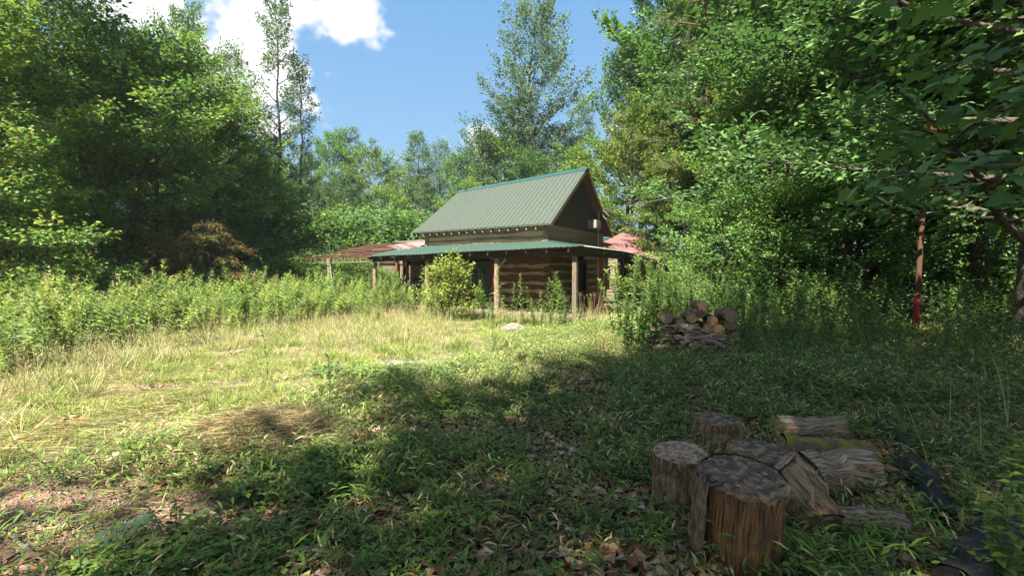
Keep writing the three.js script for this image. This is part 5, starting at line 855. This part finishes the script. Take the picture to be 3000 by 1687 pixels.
{ // gravel
  const g = new THREE.DodecahedronGeometry(0.02, 0), c = new Float32Array(g.attributes.position.count * 3).fill(1); g.setAttribute('color', new THREE.BufferAttribute(c, 3)); g.scale(1, 0.6, 0.8);
  const R = rng(69), list = []; for (let i = 0; i < 42000; i++) { const d = 2.2 + R() * 7, x = -4.4 + R() * 6; const w = gravelAt(x, d) + 0.4 * dirtAt(x, d) * (d < 3.8 ? 1 : 0); if (R() < w) list.push([x, d]); }
  const im = new THREE.InstancedMesh(g, M.pebble, list.length); im.name = 'gravel'; tag(im, 'pale gravel showing through the grass of the yard', 'gravel', null, 'stuff'); im.castShadow = im.receiveShadow = true;
  list.forEach(([x, d], i) => { const s = (0.35 + R() * R() * 1.0) * (d < 3.8 ? 0.6 : 1); eu.set(R() * 3, R() * 6, R() * 3); m4.compose(ps.set(x, groundY(x, d) + 0.004, -d), qt.setFromEuler(eu), sc3.set(s, s, s)); im.setMatrixAt(i, m4); const k = d < 3.8 ? 0.2 + R() * 0.12 : 0.3 + R() * 0.25; im.setColorAt(i, new THREE.Color().setRGB(k, k * 0.93, k * 0.86)); }); scene.add(im);
}
// taller weeds in the shade at the foot of the dark wood
const shadeWeeds = [weed(81, 1.5, 44, 0.2, 0.05, [cGreen, cLime], { seg: 3, lean: 0.15 }), weed(82, 1.25, 34, 0.22, 0.075, [cGreen, cGreen], { lean: 0.2 }), weed(83, 1.7, 54, 0.19, 0.042, [cGreen, cDk], { plume: 10, lean: 0.16 })];
scatter('shaded_weeds', 'dark leafy weeds in front of the wood behind the woodpile', 'weeds', shadeWeeds, M.grass, field(70, 5200, 5.2, 20, (x, d, px, R) => { if (px < 1900 || inCabin(x, d)) return 0; if (px < 2175 && d < 10.2) return 0; if (Math.abs(px - 2690) < 45 && d < 11.3) return 0; const e = d - (8.0 - (px > 2175 ? (px - 2175) / 900 * 1.2 : 0)), n = fbm(x * 0.7, d * 0.7 + 31, 3); if (e < 0) return R() < 0.16 * sstep(-2.2, 0, e) * (n > 0 ? 1 : 0.3) ? 0.3 + R() * 0.3 : 0; return R() < 0.85 ? (0.45 + R() * 0.4 + 0.35 * n) * lerp(0.6, 1.3, clamp(e / 3.5)) : 0; }));
scatter('wood_floor_growth', 'undergrowth on the dark floor of the wood', 'undergrowth', shadeWeeds, M.grass, field(73, 3000, 15, 42, (x, d, px, R) => { if (inCabin(x, d)) return 0; return (px < 820 && d > 17) || px > 2000 || d > 26 ? 0.7 + R() * 0.8 : 0; }));
const brownGrass = tuft(84, 26, 0.9, 0.006, [cBrown, cTan, cBrown], 0.4, { seed: 0.3 });
scatter('brown_grass', 'brown dead grass clumps at the porch and in the shade', 'grass', [brownGrass], M.dry, [[X(1720, 13.6), 13.6, 1.2], [X(1700, 14), 14, 1.1], [X(1745, 13.8), 13.8, 1.2], [X(1760, 14.3), 14.3, 1.1], [X(2262, 8.2), 8.2, 0.9], [X(2560, 9.4), 9.4, 0.9], [X(2590, 9.6), 9.6, 0.95], [X(1775, 9.2), 9.2, 0.6], [X(1760, 9.4), 9.4, 0.6], [X(1375, 14.6), 14.6, 1.0], [X(1350, 14.4), 14.4, 0.9]]);

// single plants that stand out
function plant(name, geo, px, d, s, label, group, mat = M.grass, cat = 'weed') { const x = X(px, d), m = new THREE.Mesh(geo, mat); m.name = numbered(name); m.castShadow = m.receiveShadow = true; m.position.set(x, groundY(x, d) - 0.01, -d); m.rotation.y = px * 0.7 + d; m.scale.setScalar(s); tag(m, label, cat, group); scene.add(m); return m; }
const porchWeed = [weed(91, 1.75, 46, 0.30, 0.05, [cGreen, cLime], { lean: 0.1, skip: 0.1, bend: 1.5 }), weed(92, 1.45, 70, 0.24, 0.055, [cLime, cGreen], { lean: 0.08, stems: 2 }), weed(93, 1.6, 40, 0.24, 0.045, [cLime, cYel], { lean: 0.12, plume: 14, from: 0.35 })];
plant('porch_weed', porchWeed[0], 1468, 13.4, 1.05, 'tall weed with drooping paired leaves right beside the round porch post', 'weeds at the porch'); plant('porch_weed', porchWeed[2], 1526, 13.6, 0.98, 'tall bare-stemmed weed with a tufted top before the cabin logs', 'weeds at the porch'); plant('porch_weed', porchWeed[1], 1642, 13.2, 1.12, 'bushy tall weed next to the sawn porch corner post', 'weeds at the porch'); plant('porch_weed', porchWeed[0], 1500, 13.2, 0.75, 'shorter drooping weed between two tall porch weeds', 'weeds at the porch'); plant('porch_weed', porchWeed[1], 1418, 13.9, 0.9, 'leafy weed in front of the green cabin door', 'weeds at the porch');
for (const [px, d, s, k] of [[1385, 14.2, 0.5, 1], [1360, 14.6, 0.45, 2], [1430, 13.4, 0.4, 1], [1510, 13.5, 0.6, 2], [1545, 13.6, 0.7, 0], [1575, 13.0, 0.7, 2], [1610, 13.3, 0.7, 1], [1655, 12.4, 0.45, 1], [1700, 12.6, 0.5, 1], [1725, 13.0, 0.6, 2], [1490, 12.6, 0.4, 1], [1645, 12.9, 0.8, 0], [1560, 13.3, 0.62, 1], [1598, 13.4, 0.85, 0], [1585, 12.8, 0.5, 1], [1445, 13.0, 0.6, 1], [1628, 12.7, 0.6, 2], [1660, 12.9, 0.7, 1], [1535, 12.9, 0.5, 1], [1612, 12.3, 0.5, 1], [1480, 12.8, 0.55, 2], [1565, 12.5, 0.45, 1], [1400, 13.6, 0.55, 2], [1680, 13.1, 0.5, 0]]) plant('low_porch_weed', porchWeed[k], px, d, s, 'low green weed among the taller ones along the porch', 'low weeds along the porch');
const poke = [weed(94, 2.0, 60, 0.27, 0.10, [cGreen, cLime], { lean: 0.08, sr: 0.012, stems: 2, bend: 1.0, from: 0.18, prof: (t) => 1.15 - t * 0.7 }), weed(95, 1.9, 70, 0.26, 0.065, [cGreen, cLime], { lean: 0.14, sr: 0.01, stems: 2, prof: (t) => 1.1 - t * 0.6 })];
plant('pokeweed', poke[1], 1852, 9.4, 1.08, 'tallest weed standing right before the porch corner', 'big weeds before the woodpile'); plant('pokeweed', poke[1], 1902, 9.6, 1.0, 'tall weed with a curved top left of the woodpile', 'big weeds before the woodpile'); plant('pokeweed', poke[0], 1925, 8.6, 0.85, 'broad-leaved weed covering the end of the woodpile', 'big weeds before the woodpile'); plant('pokeweed', poke[0], 1885, 8.2, 0.72, 'shaded broad-leaved weed nearest to the viewer by the woodpile', 'big weeds before the woodpile'); plant('pokeweed', poke[1], 1960, 10.2, 0.85, 'sunlit weed just behind the grey end of the woodpile', 'big weeds before the woodpile'); plant('pokeweed', poke[0], 1830, 8.8, 0.62, 'lower broad-leaved weed left of the woodpile', 'big weeds before the woodpile');
plant('pokeweed', poke[1], 2068, 10.6, 0.85, 'weed with pale arching leaves directly behind the topmost log', 'weeds behind the woodpile'); for (const [px, d, s] of [[1995, 10.8, 0.8], [2110, 10.5, 0.8], [2150, 10.3, 0.9], [2030, 11.2, 0.9]]) plant('woodpile_weed', poke[1], px, d, s, 'leafy weed rising behind the stacked logs', 'weeds behind the woodpile');
for (const [px, d, s] of [[1795, 11.2, 0.85], [1822, 10.4, 0.95], [1868, 10.8, 1.0], [1890, 10.0, 0.9], [1915, 10.9, 0.95], [1940, 9.9, 0.8], [1840, 9.2, 0.75], [1985, 11.3, 0.95], [1872, 8.9, 0.6], [1950, 11.4, 1.0]]) plant('bushy_weed', poke[px % 2], px, d, s, 'leafy weed in the tall clump between the porch corner and the woodpile', 'weeds between the porch corner and the woodpile');
const mare = weed(96, 0.85, 110, 0.07, 0.008, [cDk, cGreen], { lean: 0.05, from: 0.2, seg: 2, bend: 0.5, pow: 1, prof: () => 1 });
plant('single_weed', mare, 958, 4.05, 1.0, 'single dark upright weed with needle-like leaves at the shadow edge', 'single weeds in the mown ground'); plant('single_weed', mare, 682, 3.75, 0.42, 'small upright weed in front of the hay heap', 'single weeds in the mown ground');
const oval2 = weed(97, 0.9, 14, 0.11, 0.055, [cDk, cGreen], { lean: 0.06, skip: 0, bend: 1.3, from: 0.2, seg: 3, prof: () => 1 });
plant('single_weed', oval2, 778, 6.6, 0.85, 'upright weed with dark oval leaves in the dry grass', 'single weeds in the mown ground'); plant('single_weed', oval2, 1122, 7.0, 0.6, 'small oval-leaved weed on the gravel', 'single weeds in the mown ground'); plant('single_weed', poke[1], 1445, 8.6, 0.36, 'slim weed at the shadow edge below the pale rock', 'single weeds in the mown ground'); plant('single_weed', oval2, 1187, 7.1, 0.8, 'taller oval-leaved weed beside the gravel', 'single weeds in the mown ground');
plant('single_weed', weed(98, 0.42, 22, 0.11, 0.03, [cLime, cYel], { lean: 0.2, stems: 3, sr: 0.004 }), 1530, 2.9, 0.95, 'yellow-green weed low in the middle of the shaded grass', 'single weeds in the mown ground');
// pulled-up twig with pale broad leaves on the dirt
{ const G = new Geo(), R = rng(99), pts = [P3(0, 0.03, 0), P3(0.12, 0.07, 0.03), P3(0.26, 0.09, 0.02), P3(0.36, 0.10, 0.0)]; tube(G, pts, [0.006, 0.005, 0.004, 0.003], 5, [0.13, 0.12, 0.06]); for (let i = 0; i < 11; i++) { const t = 0.2 + i / 13, p = along(pts, Math.min(1, t)), a = (i & 1 ? 1 : -1) * (0.6 + R() * 0.8) + (R() - 0.5) * 0.5; blade(G, p, P3(Math.cos(a) * 0.7, 0.35 + R() * 0.4, Math.sin(a)).normalize(), 0.12 + R() * 0.04, 0.058, vary([0.10, 0.155, 0.075], R, 0.15), 1.3, 4, (R() - 0.5), 0.5); }
  plant('leafy_twig', G.build(true, false), 165, 2.45, 1.0, 'broken leafy twig with pale grey-green leaves lying on the dirt', null, M.grass, 'twig').rotation.y = 0.5; }
// the bright bush before the porch
{ const b = growTree({ seed: 131, H: 1.75, r: 0.02, base: 0.06, limbs: 13, R: 0.78, shape: (f) => Math.pow(1 - f, 0.55) * 0.9 + 0.12, el0: 0.25, el1: 1.1, sub: 5, dens: 0.8, leaf: 0.085, wid: 0.62, pal: [[0.21, 0.27, 0.03], [0.26, 0.30, 0.03], [0.15, 0.225, 0.03]], perSpray: 8, droop: 0.2, bare: 0.1, stems: [[-0.12, 0, -0.2, 0.1, 0.85], [0.06, 0.05, 0.05, 0.05], [0.12, -0.1, 0.35, 0, 0.75]] }), x = X(1312, 14.6);
  const t = thing('bright_bush', 'bright yellow-green bush in front of the porch left of the door', 'bush', V(x, groundY(x, 14.6) - 0.03, 14.6)); part('stem', b.wood, M.bark, t); part('foliage', b.crown, leafMat(1, 1, 1, 0.45, 0.3), t, 'stuff'); t.scale.setScalar(1.08); }
// near tree whose lobed leaves hang into the top corner of the picture
{
  const lobed = [[0, 0], [0.16, 0.02], [0.42, -0.10], [0.36, 0.20], [0.56, 0.38], [0.26, 0.52], [0.22, 0.78], [0, 1.0], [-0.22, 0.78], [-0.26, 0.52], [-0.56, 0.38], [-0.36, 0.20], [-0.42, -0.10], [-0.16, 0.02]];
  const L = new Geo(), W = new Geo(), R = rng(141), pal = [[0.050, 0.105, 0.026], [0.062, 0.120, 0.026], [0.042, 0.090, 0.028], [0.085, 0.140, 0.028]];
  const bigLeaf = (p, dir, nn, s, col) => { const sd = new THREE.Vector3().crossVectors(dir, nn).normalize(), c = L.v(p.x + dir.x * s * 0.35, p.y + dir.y * s * 0.35, p.z + dir.z * s * 0.35, nn.x, nn.y, nn.z, 0.5, 0.4, ...col), id = lobed.map(([u, v]) => { const dz = -0.22 * Math.abs(u) - 0.10 * v * v; return L.v(p.x + (sd.x * u + dir.x * v + nn.x * dz) * s, p.y + (sd.y * u + dir.y * v + nn.y * dz) * s, p.z + (sd.z * u + dir.z * v + nn.z * dz) * s, nn.x + sd.x * u * 0.4, nn.y + sd.y * u * 0.4, nn.z + sd.z * u * 0.4, u, v, ...col); }); for (let i = 0; i < id.length; i++) L.t(c, id[i], id[(i + 1) % id.length]); };
  const base = V(5.9, 0, 3.1); tube(W, bendLine(base.clone().setY(-0.2), P3(-0.05, 1, -0.02), 7, 8, 0, 0.06, R), [0.17, 0.15, 0.14, 0.13, 0.12, 0.11, 0.09, 0.07, 0.05], 10, [1, 1, 1], false, 0.06, 4);
  for (let b = 0; b < 15; b++) {
    const y = 2.2 + b * 0.33 + R() * 0.2, a = Math.PI + (R() - 0.5) * 1.5, len = 2.0 + R() * 1.7, pts = bendLine(base.clone().setY(y), P3(Math.cos(a), 0.25 - R() * 0.2, Math.sin(a) * 0.9 + 0.0).normalize(), len, 6, -0.35, 0.25, R);
    tube(W, pts, [0.03, 0.025, 0.02, 0.016, 0.011, 0.008, 0.004], 5, [1, 1, 1], false, 0, b);
    for (let k = 0; k < 64; k++) { const t = 0.12 + R() * 0.88, p = along(pts, t), a2 = R() * 6.28; p.add(P3(Math.cos(a2) * R() * 0.45, (R() - 0.6) * 0.4, Math.sin(a2) * R() * 0.45)); const dir = P3(Math.cos(a2), -0.3 - R() * 0.7, Math.sin(a2)).normalize(), nn = P3((R() - 0.5) * 1.2, 0.9, (R() - 0.5) * 1.2); nn.addScaledVector(dir, -nn.dot(dir)).normalize(); bigLeaf(p, dir, nn, 0.10 + R() * 0.11, vary(R() < 0.03 ? [0.22, 0.17, 0.04] : pal[Math.floor(R() * pal.length)], R, 0.2)); }
  }
  const t = thing('lobed_leaf_tree', 'near tree with large lobed leaves hanging into the top corner', 'tree', base.clone()); const off = new THREE.Matrix4().makeTranslation(-base.x, 0, -base.z); part('trunk', W.build(false).applyMatrix4(off), M.barkPale, t); part('crown', L.build(true, false).applyMatrix4(off), M.leaf, t, 'stuff'); shade(t);
}
{ // low broad-leaved shrub lit at the bottom corner
  const s = weed(151, 0.75, 26, 0.13, 0.06, [cLime, cYel, cGreen], { stems: 3, lean: 0.25, sr: 0.006, bend: 1.1, prof: () => 1 }); plant('corner_shrub', s, 2970, 2.2, 0.7, 'yellow-green broad-leaved shrub in the bottom corner beside the burnt log', null, M.grass, 'shrub'); plant('corner_shrub', s, 2995, 2.9, 0.8, 'second broad-leaved shrub just behind the corner shrub', null, M.grass, 'shrub');
  const st = tuft(152, 8, 1.1, 0.007, [cGreen, cLime, cTan], 0.6, { bend: 1.2, seg: 5 }); for (const [px, d, s2] of [[2900, 3.6, 0.8], [2800, 4.4, 0.8], [2760, 3.4, 0.6], [2980, 4.4, 1]]) plant('grass_clump', st, px, d, s2, 'arching clump of long grass stalks at the edge of the picture', 'long grass clumps at the picture edge', M.grass, 'grass');
}
// dead grey branches low in the wood
for (const [px, d, x2, y2, l] of [[320, 18.2, 560, 3.4, 'leaning dead trunk before the dark wood left of the brown evergreens'], [262, 17.2, 330, 1.4, 'bare grey branch tangle above the weeds']]) { const a = on(px, d, l[0] === 'l' ? 0.9 : 2.6), b = V(X(x2, d + 1), y2, d + 1); lyingLog('dead_branch', l, a, b, l[0] === 'l' ? 0.11 : 0.04, M.weathered, null, px, { category: 'branch', bend: 2.2, taper: 0.5, sides: 8, bare: true }); }
scene.fog = new THREE.FogExp2(0xdfe8f2, 0.00035);   // thin summer haze
renderer.render(scene, camera);
